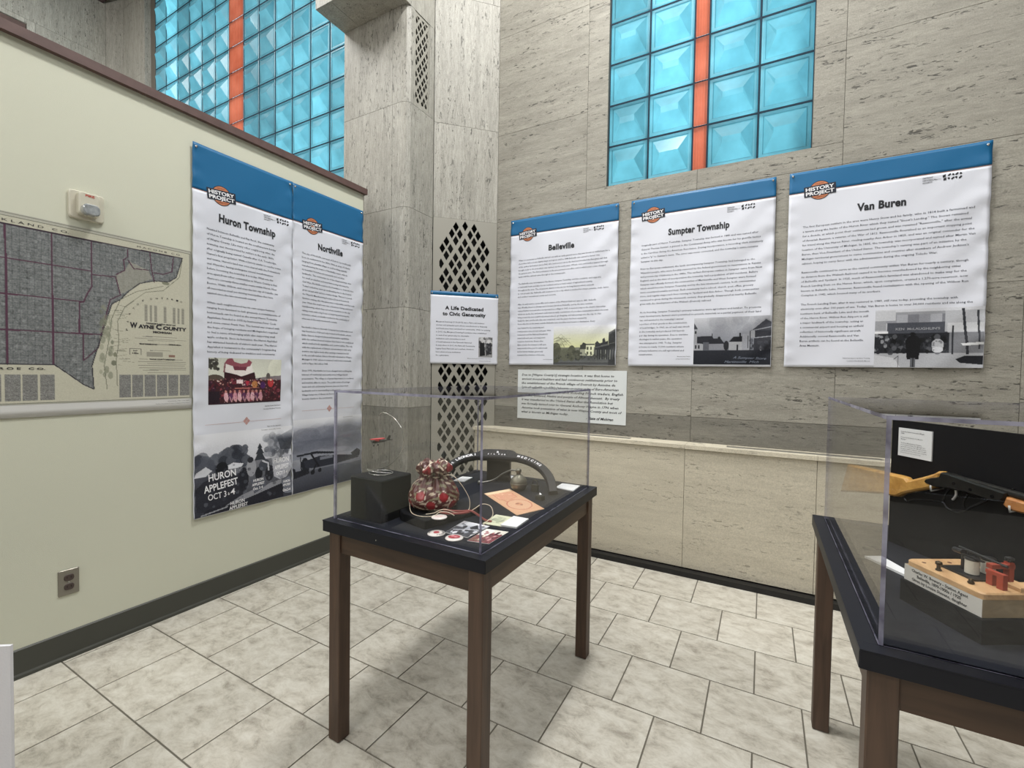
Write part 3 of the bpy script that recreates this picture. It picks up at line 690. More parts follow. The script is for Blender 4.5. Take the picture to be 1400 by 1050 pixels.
VX, VN = (1, 0, 0), (0, -1, 0)

# Van Buren
S = Sheet((0.109, 3.305, 2.568), VX, VN, 0.905, 1.19, 0.0044, 1)
t = banner(S, 0.129, 'white banner with blue header headed Van Buren, rightmost on the stone wall', G_BAN)
logo(S, t, 0.157, 0.125, 1, math.radians(3)); corner_mark(S, t, 0.630, 0.158); heading(S, t, [('Van Buren', 0.452, 0.280, 0.222, 0.060)])
body(S, t, [([
    'The first European settlers in the area were Henry Snow and his family, who in 1814 built a farmstead and',
    'a tavern along the banks of the Huron River which they named "Snow\'s Landing." The Snows remained',
    'for a decade, at which point their settlement had grown and was renamed "Rawsonville," after the arrival',
    'of Amariah Rawson, a veteran of the War of 1812. Rawsonville flourished as an important stopping point',
    'for travel along the Huron River, rivaling nearby Ann Arbor in 1825, and was an original contender for the',
    'location of the University of Michigan. In 1835, the township was incorporated and named after Martin Van',
    'Buren, then Vice President of the United States. The township\'s naming was part of an initiative by the',
    'Michigan territorial government to name communities and counties after members of Andrew Jackson\'s',
    'cabinet, hoping to curry favor with the administration during the ongoing Toledo War.'], 0.077, 0.342, 0.0278, 0.775),
    (['Rawsonville continued to serve as the central community within Van Buren for nearly a century, though',
    'its distance from the Wabash Railroad caused it to become overshadowed by the neighboring cities',
    'of Belleville and Ypsilanti. In 1925, much of Rawsonville\'s farmland was abandoned to make way for the',
    'French Landing Dam on the Huron River, which, upon completion, created a 1,270-acre reservoir, now',
    'known as Belleville Lake. However, Rawsonville found revitalization with the opening of the Willow Run',
    'Complex in 1942, which housed many of its workers.'], 0.078, 0.618, 0.0280, 0.755),
    (['The French Landing Dam, after it was restored in 1989, still runs today, providing the township with',
    'electricity even after 100 years of use. Today, Van Buren is home to over 30,000 residents and sits along the'], 0.079, 0.814, 0.0272, 0.775),
    (['northern bank of Belleville Lake and the mouth', 'of the Huron River. Willow Run Airport is still', 'a major landmark of the township, acting as', 'a commercial airport and housing an airfield',
      'collection of historically significant aircraft.', 'Additionally, several Rawsonville and Van', 'Buren artifacts can be found at the Belleville', 'Area Museum.'], 0.079, 0.870, 0.0278, 0.335)])
captions(S, t, [('Willow Run Airport, Van Buren Township', 0.427, 1.140, 0.13), ('Courtesy of the Belleville Museum', 0.427, 1.156, 0.11)])
p = Pic(190, 132, (150, 152, 158)); p.grad(0, 1, (205, 207, 214), (150, 152, 160))
for i in range(7): p.rect(0.0 + i * 0.105, 0.08 - 0.01 * (i % 2), 0.105 + i * 0.105, 0.24, (120 + 22 * (i % 3), 122 + 22 * (i % 3), 130 + 22 * (i % 3)))
p.rect(0.0, 0.02, 0.2, 0.2, (190, 192, 198)); p.rect(0.0, 0.2, 0.11, 0.36, (150, 152, 158)); p.rect(0.2, 0.05, 0.68, 0.1, (150, 152, 158))
p.rect(0.12, 0.235, 0.685, 0.445, (72, 75, 84)); p.rect(0.66, 0.05, 1, 0.4, (176, 178, 184)); p.rect(0.68, 0.26, 1, 0.4, (198, 200, 205)); p.rect(0.0, 0.38, 0.13, 0.42, (225, 226, 230))
p.rect(0.0, 0.42, 0.72, 0.76, (34, 36, 42)); p.rect(0.7, 0.42, 1, 0.78, (120, 122, 128)); p.rect(0, 0.76, 1, 1, (168, 170, 176)); p.poly([(0, 0.78), (0.2, 0.84), (0.26, 1), (0, 1)], (196, 198, 204))
p.blobs(90, 0.12, 0.46, 0.7, 0.74, 0.006, 0.03, [(60, 62, 68), (20, 22, 26), (92, 94, 100), (12, 13, 16)], 0.8, 1.2)
p.blobs(30, 0.0, 0.44, 0.14, 0.74, 0.008, 0.02, [(150, 152, 158), (40, 42, 48), (90, 92, 98)], 0.9, 1.4)
p.ell(0.37, 0.435, 0.028, 0.035, (14, 15, 18)); p.poly([(0.30, 0.54), (0.34, 0.46), (0.41, 0.46), (0.45, 0.54), (0.43, 0.86), (0.32, 0.86)], (14, 15, 19)); p.rect(0.352, 0.84, 0.40, 1, (90, 92, 98)); p.rect(0.375, 0.84, 0.385, 1, (30, 32, 36))
p.ell(0.60, 0.62, 0.055, 0.1, (176, 178, 184)); p.ell(0.6, 0.70, 0.05, 0.05, (198, 200, 206)); p.blobs(8, 0.56, 0.55, 0.64, 0.72, 0.006, 0.012, [(110, 112, 118)], 0.8)
p.poly([(0.80, 0.02), (0.825, 0.02), (0.875, 0.78), (0.85, 0.78)], (46, 48, 54)); p.poly([(0.93, 0.06), (0.95, 0.06), (0.97, 0.70), (0.955, 0.70)], (56, 58, 64))
p.poly([(0.80, 0.60), (1, 0.58), (1, 0.62), (0.82, 0.64)], (214, 216, 220)); p.poly([(0.76, 0.86), (0.84, 0.80), (1, 0.80), (1, 0.95), (0.8, 0.92)], (30, 32, 38)); p.rect(0.72, 0.3, 0.735, 0.78, (40, 42, 48)); p.line([(0.2, 0.86), (0.24, 0.80), (0.24, 1)], 0.004, (60, 62, 68)); p.noise(0.018)
pm = print_mesh(S, p, 0.445, 0.862, 0.903, 1.187, 'printed_photo', t)
mb = MB(); S.text(mb, 'KEN  McLAUGHLIN\'S', 0.445 + 0.30 * 0.458 + 0.05, 0.862 + 0.36 * 0.325, 0.018, 0.02, width=0.19, align='c', h=0.0016); mb.build('printed_sign', mat('faint_print', rgb(150, 152, 158), 0.6), pm)

# Sumpter Township
S = Sheet((-0.867, 3.305, 2.566), VX, VN, 0.905, 1.19, 0.0044, 2)
t = banner(S, 0.125, 'white banner with blue header headed Sumpter Township, middle of three on stone', G_BAN)
logo(S, t, 0.155, 0.122, 1, math.radians(4)); corner_mark(S, t, 0.630, 0.160); heading(S, t, [('Sumpter Township', 0.453, 0.278, 0.385, 0.060)])
body(S, t, [([
    'Originally part of Huron Township, Sumpter Township was formed in 1840 and was named after',
    'General Thomas Sumter, a general in the Continental Army who was known for his guerilla tactics',
    'in the Carolinas during the American Revolution. During incorporation, a recording clerk mistakenly',
    'added a "p" to Sumter\'s name. The error was never corrected, and the township\'s name remains',
    'Sumpter to this day.'], 0.077, 0.335, 0.0290, 0.765),
    (['Prior to European settlement, the lands encompassing Sumpter Township had belonged to the',
    'Wyandot people, who were forcibly removed by the federal government to reservations in Kansas',
    'and present-day Oklahoma in the 1840s. The earliest European settlers in Sumpter came from New',
    'England, and at the time of incorporation the township had a population of 200 residents. Before',
    'Sumpter was officially formed, the communities of Martinsville and West Sumpter were formed',
    'which would become Sumpter Township and by the late nineteenth century, both communities',
    'were considered notable and busy. Each community had a school, church, post office, grocery',
    'store, and regular stagecoach lines running to Ypsilanti and Ann Arbor. Though both communities',
    'continued to grow during the nineteenth century, they gradually disappeared as nearby Belleville',
    'grew with the development of the Wabash (Detroit) railroad.'], 0.076, 0.503, 0.0276, 0.765),
    (['At its founding, Sumpter Township\'s primary industries were agriculture and lumber. To promote',
    'rural development, farmers were permitted to provide materials as a partial payment of their land'], 0.077, 0.812, 0.0275, 0.765),
    (['tax, and assisted in the township\'s annual', 'a portion of their goods to the construction', 'of local bridges. In 1961, an oil well was struck', 'in the township and produced 100 barrels',
      'per day during its operation. Due to wartime', 'shortages in earlier years, the operation', 'was attempted in 1943. Today, Sumpter', 'is home to nearly 10,000 residents whose', 'primary industries are still agricultural and', 'construction.'], 0.077, 0.868, 0.0272, 0.34)])
captions(S, t, [('Martinsville, Sumpter Township', 0.425, 1.125, 0.085), ('Courtesy of the Belleville Museum', 0.425, 1.142, 0.095)])
p = Pic(190, 132, (90, 92, 98)); p.grad(0, 0.72, (196, 198, 205), (98, 102, 112)); p.grad(0.70, 1, (30, 33, 42), (16, 20, 30)); p.blobs(30, 0.3, 0, 1, 0.4, 0.05, 0.14, [(140, 142, 150), (110, 113, 122)], 0.12)
p.poly([(0.0, 0.12), (0.05, 0.24), (0.05, 0.70), (0, 0.70)], (150, 152, 158)); p.poly([(0, 0.1), (0.055, 0.24), (0, 0.24)], (60, 62, 70)); p.rect(0.015, 0.28, 0.035, 0.34, (20, 22, 28)); p.rect(0.0, 0.55, 0.13, 0.70, (158, 160, 166))
for x in (0.02, 0.065): p.rect(x, 0.58, x + 0.02, 0.66, (24, 26, 32))
p.poly([(0.05, 0.40), (0.25, 0.39), (0.29, 0.50), (0.13, 0.56), (0.05, 0.54)], (34, 36, 44)); p.poly([(0.2, 0.46), (0.36, 0.44), (0.42, 0.56), (0.2, 0.57)], (30, 32, 40)); p.rect(0.21, 0.56, 0.42, 0.69, (128, 130, 138)); p.rect(0.13, 0.52, 0.21, 0.69, (86, 88, 96)); p.rect(0.245, 0.34, 0.26, 0.42, (24, 26, 32)); p.ell(0.345, 0.44, 0.02, 0.03, (26, 28, 34))
p.ell(0.44, 0.60, 0.035, 0.10, (28, 30, 36)); p.poly([(0.475, 0.52), (0.53, 0.42), (0.65, 0.41), (0.65, 0.52)], (20, 22, 30)); p.rect(0.475, 0.52, 0.66, 0.70, (160, 162, 168)); p.rect(0.605, 0.34, 0.625, 0.44, (20, 22, 28))
for x in (0.575, 0.66): p.rect(x, 0.58, x + 0.02, 0.70, (28, 30, 36))
p.rect(0.64, 0.36, 0.74, 0.70, (148, 150, 158)); p.rect(0.71, 0.40, 0.72, 0.66, (60, 62, 68)); p.poly([(0.74, 0.30), (0.93, 0.06), (1, 0.12), (1, 0.30)], (58, 60, 68)); p.line([(0.76, 0.28), (0.93, 0.06), (1, 0.12)], 0.008, (150, 152, 160)); p.rect(0.79, 0.30, 1, 0.70, (40, 42, 50))
p.rect(0.74, 0.30, 0.80, 0.44, (150, 152, 158)); p.line([(0.73, 0.31), (1, 0.23)], 0.006, (140, 142, 150)); p.line([(0.79, 0.45), (1, 0.42)], 0.006, (140, 142, 150)); p.rect(0.735, 0.30, 0.75, 0.72, (26, 28, 34)); p.ell(0.875, 0.66, 0.012, 0.05, (150, 152, 158)); p.blobs(20, 0.75, 0.5, 1, 0.68, 0.01, 0.03, [(26, 28, 34), (60, 62, 70)], 0.6)
p.noise(0.018); pm = print_mesh(S, p, 0.445, 0.863, 0.902, 1.176, 'printed_photo', t)
mb = MB(); S.text(mb, 'A Sumpter Store', 0.445 + 0.74 * 0.457, 0.863 + 0.885 * 0.313, 0.022, 0.0, width=0.19, align='c', h=0.0016, shear=0.4, rot=-0.04); S.text(mb, 'Martinsville  Mich', 0.445 + 0.64 * 0.457, 0.863 + 0.965 * 0.313, 0.022, 0.0, width=0.20, align='c', h=0.0016, shear=0.4)
mb.build('printed_handwriting', mat('faint_print2', rgb(120, 128, 145), 0.6), pm)

# Belleville
S = Sheet((-1.864, 3.305, 2.568), VX, VN, 0.905, 1.19, 0.0044, 3)
t = banner(S, 0.127, 'white banner with blue header headed Belleville, nearest the corner on the stone wall', G_BAN)
logo(S, t, 0.158, 0.128, 1, math.radians(5)); corner_mark(S, t, 0.633, 0.160); heading(S, t, [('Belleville', 0.454, 0.281, 0.215, 0.060)])
body(S, t, [([
    'What is now known as Belleville started out with an early general store that was known as settlement for a',
    'short time before it was slightly larger as it grew until in 1848 Belleville was named to honor one',
    'of the earliest landowners James Bell, who had moved out to the land and founded the first grist mill that',
    'brought trade to the area which was carried out the early years. Wheat, corn, and lumber passed through',
    'the general store. The first postmaster in the area arrived soon after, and, in which years some changed',
    'hands until the railroad came through to the townspeople.'], 0.077, 0.340, 0.0268, 0.765),
    (['The Belleville area encompasses Van Buren, Sumpter Township, and the outskirts, and supports',
    'a residential town and lake for its residents and as a rural center of agricultural activity,',
    'throughout the area. The downtown district is known for its long history which extends',
    'to our present day. Belleville still continues to be a city which is marked for shops, parades, trails, lawns,',
    'and outdoor recreational events and concerts.'], 0.077, 0.531, 0.0268, 0.765),
    (['After its early tavern, a post office and a station of the Wabash Railroad came in 1881, Belleville',
    'was officially placed on all maps and it became known as Belleville, and by the time residents',
    'wanted further area and when incorporated as a village in 1905, it opened a way to the electric interurban',
    'which ran up the line, and paved roads were an early convenience of a modern community in which the town',
    'living around the area could freely attend schools, go shopping, and take passage into the city. In 1926',
    'finally the dam, and the lake that was completed, over the years, has been enjoyed by',
    'those who live on the water, and the Belleville Lake shoreline area became a destination. Every'], 0.077, 0.699, 0.0268, 0.765),
    (['year festival for the community and', 'townspeople come and visit each year. With', 'restaurants and the National Strawberry', 'event held each year, and many more',
      'occasions downtown. Events often', 'draw crowds; the museum is still open', 'every month of the year for visitors and', 'and its history displays, generously', 'maintained by volunteers of the area.'], 0.078, 0.893, 0.0276, 0.30)])
captions(S, t, [('Courtesy of Belleville Area Museum', 0.395, 1.148, 0.08)])
p = Pic(190, 118, (190, 192, 190)); p.grad(0, 0.22, (222, 224, 232), (206, 208, 196)); p.grad(0.22, 0.6, (206, 208, 190), (210, 212, 158)); p.grad(0.55, 1, (120, 122, 110), (84, 86, 84))
p.grad(0.76, 0.93, (70, 72, 72), (96, 98, 98)); p.grad(0.93, 1, (60, 62, 64), (90, 92, 92))
p.ell(0.05, 0.68, 0.09, 0.26, (78, 80, 66)); p.ell(0.20, 0.74, 0.09, 0.16, (92, 94, 80)); p.ell(0.31, 0.70, 0.07, 0.20, (82, 84, 70)); p.ell(0.41, 0.75, 0.08, 0.13, (70, 72, 62))
for i in range(22):
    x0 = rng.uniform(-0.02, 0.06); y0 = rng.uniform(0.28, 0.60); p.line([(x0, y0), (x0 + rng.uniform(0.05, 0.12), y0 + rng.uniform(-0.12, 0.02)), (x0 + rng.uniform(0.13, 0.26), y0 + rng.uniform(-0.14, 0.16))], 0.0022, (112, 114, 92), 0.8)
p.blobs(60, 0, 0.6, 0.5, 0.85, 0.01, 0.03, [(58, 60, 52), (96, 98, 84), (74, 76, 66)], 0.5)
p.rect(0.53, 0.50, 0.67, 0.76, (212, 214, 184)); p.rect(0.45, 0.49, 0.54, 0.60, (64, 66, 60)); p.rect(0.52, 0.47, 0.68, 0.50, (78, 80, 74)); p.poly([(0.46, 0.50), (0.50, 0.43), (0.54, 0.46), (0.55, 0.5)], (58, 60, 56)); p.rect(0.45, 0.6, 0.53, 0.76, (150, 152, 134))
for x, y in ((0.555, 0.54), (0.61, 0.54), (0.555, 0.66), (0.61, 0.66)): p.rect(x, y, x + 0.028, y + 0.075, (84, 86, 70))
p.poly([(0.685, 0.45), (0.72, 0.40), (0.76, 0.46), (0.80, 0.44), (0.80, 0.36), (0.83, 0.32), (0.85, 0.42), (0.89, 0.40), (0.90, 0.86), (0.685, 0.86)], (50, 52, 54)); p.poly([(0.895, 0.22), (1, 0.12), (1, 1), (0.895, 1)], (56, 58, 60)); p.poly([(0.895, 0.20), (1, 0.11), (1, 0.16), (0.895, 0.25)], (90, 92, 92)); p.line([(0.78, 0.52), (1, 0.44)], 0.004, (110, 112, 110)); p.line([(0.70, 0.56), (0.9, 0.50)], 0.006, (92, 94, 94))
for i in range(8): x = 0.70 + 0.036 * i; p.rect(x, 0.62, x + 0.012, 0.86, (98, 100, 100) if i % 2 else (168, 170, 160), 0.7)
p.blobs(46, 0.0, 0.70, 0.9, 0.86, 0.006, 0.02, [(44, 46, 46), (84, 86, 82), (60, 62, 60)], 0.7); p.noise(0.02)
print_mesh(S, p, 0.403, 0.885, 0.900, 1.187, 'printed_photo', t)

# Huron Township and Northville on the cream partition
LX, LN = (0, 1, 0), (1, 0, 0)
S = Sheet((-2.693, 1.306, 2.522), LX, LN, 0.588, 2.035, 0.0044, 4)
t = banner(S, 0.245, 'tall white banner headed Huron Township on the cream wall, with a red crowd photo', G_BAN)
logo(S, t, 0.148, 0.240, 0.97, math.radians(5)); corner_mark(S, t, 0.396, 0.277); heading(S, t, [('Huron Township', 0.300, 0.386, 0.335, 0.060)])
body(S, t, [([
    'Nestled between Belleville and Flat Rock, the community', 'of Huron Township is located on the southwestern border', 'of Wayne County. Like many other neighboring cities, the',
    'township was incorporated by settlers in the early 1800s,', 'after originally being named Cassella after C.A. Trowbridge,', 'Huron\'s first proprietor. With a history similar to nearby towns',
    'and towns, Huron\'s land was once shared with the Potawatomi', 'and Wyandot, having undergone several transformations', 'before becoming the township it is today. What sets this',
    'area apart from other communities in Wayne County is that', 'there are currently three smaller towns within Huron, New', 'Boston, Waltz, Willow, and even the last city of Oakville, yet',
    'all recorded as small yet thriving municipalities that have', 'existed since the late nineteenth century.'], 0.071, 0.446, 0.0270, 0.435),
    (['While each neighborhood has its own unique features,', 'ranging from farmland to lush greenery, a crowd-favorite of', 'homesteads can be found at the annual Huron Township',
      'Applefest, founded in 1975 by businessman Peter Cook', 'and store owner Frank Vass. The festival was created with', 'the hope of bringing residents and Michiganders together',
      'to feel a sense of belonging while also supporting small', 'apple orchards. Since its formation, the Huron Applefest', 'has attracted hundreds of visitors each year. The Huron', 'Applefest is testament to the community\'s longstanding', 'history of being dedicated to tradition and community.'], 0.071, 0.850, 0.0272, 0.435)])
captions(S, t, [('Applefest Parade, New Boston', 0.508, 1.440, 0.105), ('Courtesy of the Huron Township', 0.508, 1.458, 0.115), ('Signs for the Applefest', 0.508, 1.568, 0.09), ('Photograph courtesy of the Township', 0.508, 1.588, 0.125)])
p = Pic(170, 106, (205, 206, 190)); p.grad(0, 0.45, (196, 197, 186), (216, 218, 204)); p.ell(0.95, 0.25, 0.15, 0.3, (228, 230, 214), 0.6)
p.poly([(0.62, 0.44), (0.80, 0.40), (1, 0.38), (1, 0.6), (0.6, 0.6)], (128, 120, 124)); p.ell(0.80, 0.40, 0.03, 0.08, (92, 86, 84)); p.ell(0.08, 0.46, 0.12, 0.10, (84, 74, 66)); p.rect(0, 0.48, 1, 1, (62, 30, 36))
p.blobs(26, 0, 0, 0.13, 0.26, 0.01, 0.03, [(52, 50, 46), (70, 68, 60)], 0.8)
p.poly([(0.22, 0.08), (0.36, 0.20), (0.5, 0.2), (0.56, 0.10), (0.58, 0.30), (0.56, 0.48), (0.20, 0.40)], (224, 218, 214)); p.poly([(0.20, 0.12), (0.24, 0.02), (0.30, 0.0), (0.33, 0.08), (0.42, 0.12), (0.5, 0.09), (0.52, 0.02), (0.57, 0.08), (0.54, 0.17), (0.44, 0.21), (0.34, 0.19)], (140, 76, 88)); p.poly([(0.31, 0.18), (0.50, 0.19), (0.48, 0.27), (0.33, 0.26)], (110, 52, 66))
p.poly([(0.20, 0.30), (0.36, 0.36), (0.42, 0.40), (0.60, 0.30), (0.62, 0.5), (0.2, 0.5)], (52, 24, 30)); p.line([(0.2, 0.3), (0.21, 0.12)], 0.01, (130, 84, 90))
p.blobs(150, 0.0, 0.46, 1.0, 0.95, 0.008, 0.026, [(120, 44, 58), (90, 32, 44), (48, 22, 34), (150, 70, 82), (38, 18, 26), (64, 34, 60)], 0.75, 1.2)
p.blobs(34, 0.05, 0.46, 0.95, 0.6, 0.006, 0.012, [(210, 170, 160), (190, 140, 130), (225, 210, 205)], 0.9); p.rect(0.36, 0.47, 0.44, 0.56, (226, 206, 208)); p.poly([(0.46, 0.50), (0.53, 0.50), (0.5, 0.62)], (170, 48, 66)); p.ell(0.84, 0.55, 0.045, 0.10, (178, 56, 60)); p.ell(0.84, 0.48, 0.018, 0.02, (226, 204, 180)); p.ell(0.72, 0.60, 0.04, 0.08, (74, 38, 92)); p.ell(0.60, 0.58, 0.04, 0.08, (176, 120, 70))
for i in range(9):
    x = 0.22 + i * 0.058; p.ell(x, 0.84, 0.026, 0.10, [(214, 170, 180), (90, 50, 84), (196, 140, 154)][i % 3]); p.ell(x, 0.73, 0.014, 0.03, (190, 130, 120)); p.line([(x - 0.01, 0.84), (x + 0.012, 0.96), (x + 0.03, 0.86)], 0.004, (206, 160, 160))
p.blobs(260, 0.0, 0.44, 1.0, 0.97, 0.003, 0.009, [(170, 110, 110), (30, 14, 22), (110, 56, 66), (200, 160, 156), (70, 36, 56), (140, 60, 60)], 0.55); p.line([(0.34, 0.66), (0.66, 0.655)], 0.005, (190, 120, 110)); p.rect(0, 0.72, 0.14, 1, (36, 24, 34)); p.rect(0, 0.96, 1, 1, (48, 30, 40)); p.noise(0.02)
print_mesh(S, p, 0.077, 1.149, 0.509, 1.413, 'printed_photo', t)
p = Pic(200, 160, (205, 206, 212)); p.grad(0, 0.42, (224, 226, 234), (196, 198, 206)); p.grad(0.42, 1, (120, 122, 130), (52, 54, 64))
p.blobs(40, 0.0, 0.28, 0.26, 0.46, 0.02, 0.06, [(60, 64, 76), (82, 86, 98), (100, 104, 114)], 0.7); p.blobs(60, 0.26, 0.22, 0.50, 0.42, 0.02, 0.055, [(46, 50, 60), (66, 70, 82), (84, 88, 98)], 0.8)
p.poly([(0.57, 0.42), (0.60, 0.34), (0.585, 0.34), (0.615, 0.26), (0.605, 0.26), (0.63, 0.19), (0.655, 0.26), (0.645, 0.26), (0.675, 0.34), (0.66, 0.34), (0.69, 0.42)], (50, 54, 62)); p.blobs(80, 0.70, 0.10, 1.0, 0.40, 0.015, 0.05, [(120, 124, 134), (86, 90, 100), (170, 173, 182), (60, 64, 74)], 0.55)
p.poly([(0.82, 0.14), (1, 0.05), (1, 0.34), (0.86, 0.32)], (56, 60, 70), 0.8); p.poly([(0.02, 0.46), (0.10, 0.40), (0.16, 0.46), (0.1, 0.52), (0, 0.52)], (206, 208, 216)); p.poly([(0.28, 0.44), (0.36, 0.40), (0.46, 0.43), (0.44, 0.47), (0.28, 0.48)], (214, 216, 224)); p.rect(0.0, 0.52, 0.16, 0.66, (66, 68, 78))
p.ell(0.25, 0.46, 0.06, 0.09, (20, 22, 30)); p.poly([(0.02, 0.94), (0.01, 0.66), (0.08, 0.58), (0.18, 0.54), (0.34, 0.52), (0.46, 0.56), (0.48, 0.72), (0.44, 0.88), (0.3, 0.93), (0.2, 0.97)], (38, 40, 50)); p.ell(0.46, 0.64, 0.05, 0.16, (30, 32, 42))
p.ell(0.54, 0.50, 0.05, 0.12, (152, 154, 162)); p.ell(0.53, 0.40, 0.03, 0.04, (40, 42, 50)); p.ell(0.62, 0.60, 0.04, 0.09, (28, 30, 38)); p.ell(0.68, 0.50, 0.06, 0.08, (66, 70, 80)); p.ell(0.74, 0.62, 0.05, 0.11, (34, 36, 44)); p.line([(0.66, 0.44), (0.72, 0.48), (0.73, 0.58)], 0.008, (200, 202, 210))
p.poly([(0.76, 0.42), (0.82, 0.40), (0.88, 0.45), (0.92, 0.38), (0.98, 0.42), (1.0, 0.60), (0.94, 0.72), (0.86, 0.74), (0.79, 0.68)], (176, 178, 188)); p.poly([(0.53, 0.66), (0.69, 0.66), (0.70, 0.80), (0.64, 0.85), (0.57, 0.84)], (86, 90, 102)); p.poly([(0.88, 0.76), (0.98, 0.72), (1, 0.96), (0.92, 0.95), (0.87, 0.88)], (112, 116, 128))
p.poly([(0.06, 1), (0.1, 0.93), (0.46, 0.88), (0.88, 0.80), (0.9, 0.84), (0.9, 1)], (30, 32, 42)); p.poly([(0.28, 0.93), (0.44, 0.84), (0.56, 0.80), (0.57, 0.86), (0.74, 0.76), (0.88, 0.74), (0.87, 0.80), (0.4, 0.92)], (138, 140, 148)); p.poly([(0.0, 0.93), (0.02, 0.92), (0.1, 0.99), (0.1, 1), (0, 1)], (44, 46, 56)); p.blobs(90, 0.1, 0.42, 0.98, 0.95, 0.006, 0.022, [(30, 32, 40), (70, 74, 86), (120, 124, 134), (150, 154, 164)], 0.35); p.line([(0.06, 0.985), (0.30, 0.945)], 0.006, (150, 152, 160)); p.noise(0.015)
# fade the top of the picture into the white sheet
fade = np.clip((p.Y - 0.02) / 0.16, 0, 1)[..., None]; p.a = p.a * fade + np.array((226, 228, 235)) / 255 * (1 - fade)
pu0, pv0, pu1, pv1 = 0.004, 1.575, 0.585, 2.032
pm = print_mesh(S, p, pu0, pv0, pu1, pv1, 'printed_photo', t)
mb = MB()
def ph(txt, x, y, w, s_, rot=0.0, b=0.03): S.text(mb, txt, pu0 + x * (pu1 - pu0), pv0 + y * (pv1 - pv0), s_, b, width=w, align='c', h=0.0018, rot=rot)
ph('HURON', 0.255, 0.575, 0.150, 0.056, 0.06, 0.02); ph('APPLEFEST', 0.245, 0.700, 0.185, 0.056, 0.10, 0.02); ph('OCT 3', 0.205, 0.815, 0.098, 0.048, 0.04, 0.01); ph('&', 0.312, 0.800, 0.010, 0.022, 0, 0.01); ph('4', 0.352, 0.805, 0.026, 0.050, 0.05, 0.01); mb.build('printed_lettering', WHITE_INK, pm); mb = MB()
ph('HURON', 0.40, 0.938, 0.082, 0.030, 0.05, 0.01); ph('APPLEFEST', 0.41, 0.993, 0.108, 0.028, 0.04, 0.02); mb.build('printed_lettering', WHITE_INK, pm); mb = MB()
ph('HURON', 0.615, 0.70, 0.066, 0.022, 0.02); ph('APPLEFEST', 0.615, 0.755, 0.080, 0.022, 0.02); ph('Oct. 3 4', 0.61, 0.81, 0.062, 0.022, 0.04); mb.build('printed_lettering', WHITE_INK, pm); mb = MB()
ph('HURON', 0.875, 0.50, 0.105, 0.042, 0.0); ph('APPLEFEST', 0.88, 0.59, 0.095, 0.036, 0.03); ph('OCT 3 4', 0.88, 0.67, 0.075, 0.028, 0.03); mb.build('printed_lettering', WHITE_INK, pm); mb = MB()
ph('HURON', 0.94, 0.80, 0.045, 0.02); ph('APPLEFEST', 0.94, 0.85, 0.052, 0.02); ph('Oct.3-4', 0.94, 0.925, 0.05, 0.024)
mb.build('printed_lettering', WHITE_INK, pm)
mb = MB(); S.rect(mb, 0.06, 1.523, 0.27, 1.5245, 0.0012); S.rect(mb, 0.31, 1.523, 0.51, 1.5245, 0.0012)
for du, dv in ((-0.011, 0), (0.011, 0), (0, -0.013), (0, 0.013)): S.poly(mb, [(0.29 + du - 0.010, 1.520 + dv), (0.29 + du, 1.520 + dv - 0.012), (0.29 + du + 0.010, 1.520 + dv), (0.29 + du, 1.520 + dv + 0.012)], 0.0012)
mb.build('divider_line', mat('divider_print', rgb(190, 150, 146), 0.6), t)

S = Sheet((-2.693, 1.896, 2.522), LX, LN, 0.588, 2.035, 0.0044, 5)
t = banner(S, 0.243, 'tall white banner headed Northville at the end of the cream wall, with an aeroplane photo', G_BAN)
logo(S, t, 0.146, 0.240, 0.97, math.radians(5)); corner_mark(S, t, 0.392, 0.274); heading(S, t, [('Northville', 0.294, 0.386, 0.205, 0.060)])
body(S, t, [([
    'The city of Northville, just west of Detroit, has traditionally', 'been its settlement in the 1820s. With an array of industry', 'ranging from plentiful villages to well-working sawmills', 'manufacturing the source of Northville\'s name, with its',
    'its beautiful Victorian-era community and suburban', 'landmarks. The community one of the oldest working cities', 'for small production and inner-belt moving following the', 'Civil War, Northville is just as the foundation to Detroit\'s base',
    'Today\'s industries, were groundbreaking due to the Detroit', 'grew out just with various creative design. That as it opened,', 'the Wayside Manufacturing became a Detroit household', 'furniture making, also this place were responsible, and that such',
    'year. When this small town was of business during early years', 'manufacturing, which they served are residents to this day', 'railway trade with a big focus on inspiring and serving the', 'industries, which eventually resulted to the community of', 'what was in the early nineteenth century.'], 0.069, 0.440, 0.0271, 0.435),
    (['Northville\'s Stinson Aircraft Company has traditionally loved', 'was founded in 1920 and only located in Northville, where', 'Eddie Stinson designed planes and innovative capabilities', 'with the earliest licensed airplane that Detroit was established',
      'which enabled both capabilities and comfort within. The only', 'with the replacement of Stinson current interior with early', 'aviation was higher made after earning a demand model', 'in the aircraft market. Stinson Aircraft relocated to Wayne,', 'Michigan in 1929, where it remained until it was eventually', 'sold to Piper Aircraft in 1948.'], 0.069, 0.930, 0.0270, 0.435),
    (['Since 1970, Northville has been changed and evolving the', 'interest of residential and newly zoned village-based', 'preservation. The village is of great importance to residents', 'and tourists alike to enjoy. The public tours of heritage',
      'tours and old celebrating historic sites are important', 'landmarks and in surrounding today, and the', 'Village being one of those on foot and', 'tourists thanks to the community.'], 0.069, 1.221, 0.0272, 0.435)])
captions(S, t, [('Stinson Detroiter Aeroplane', 0.50, 1.556, 0.09)])
p = Pic(170, 150, (90, 94, 106)); p.grad(0, 0.3, (214, 216, 224), (120, 124, 138)); p.grad(0.3, 0.55, (104, 108, 122), (132, 136, 148)); p.grad(0.55, 0.72, (150, 153, 163), (116, 119, 130)); p.grad(0.72, 1, (88, 91, 102), (50, 53, 64))
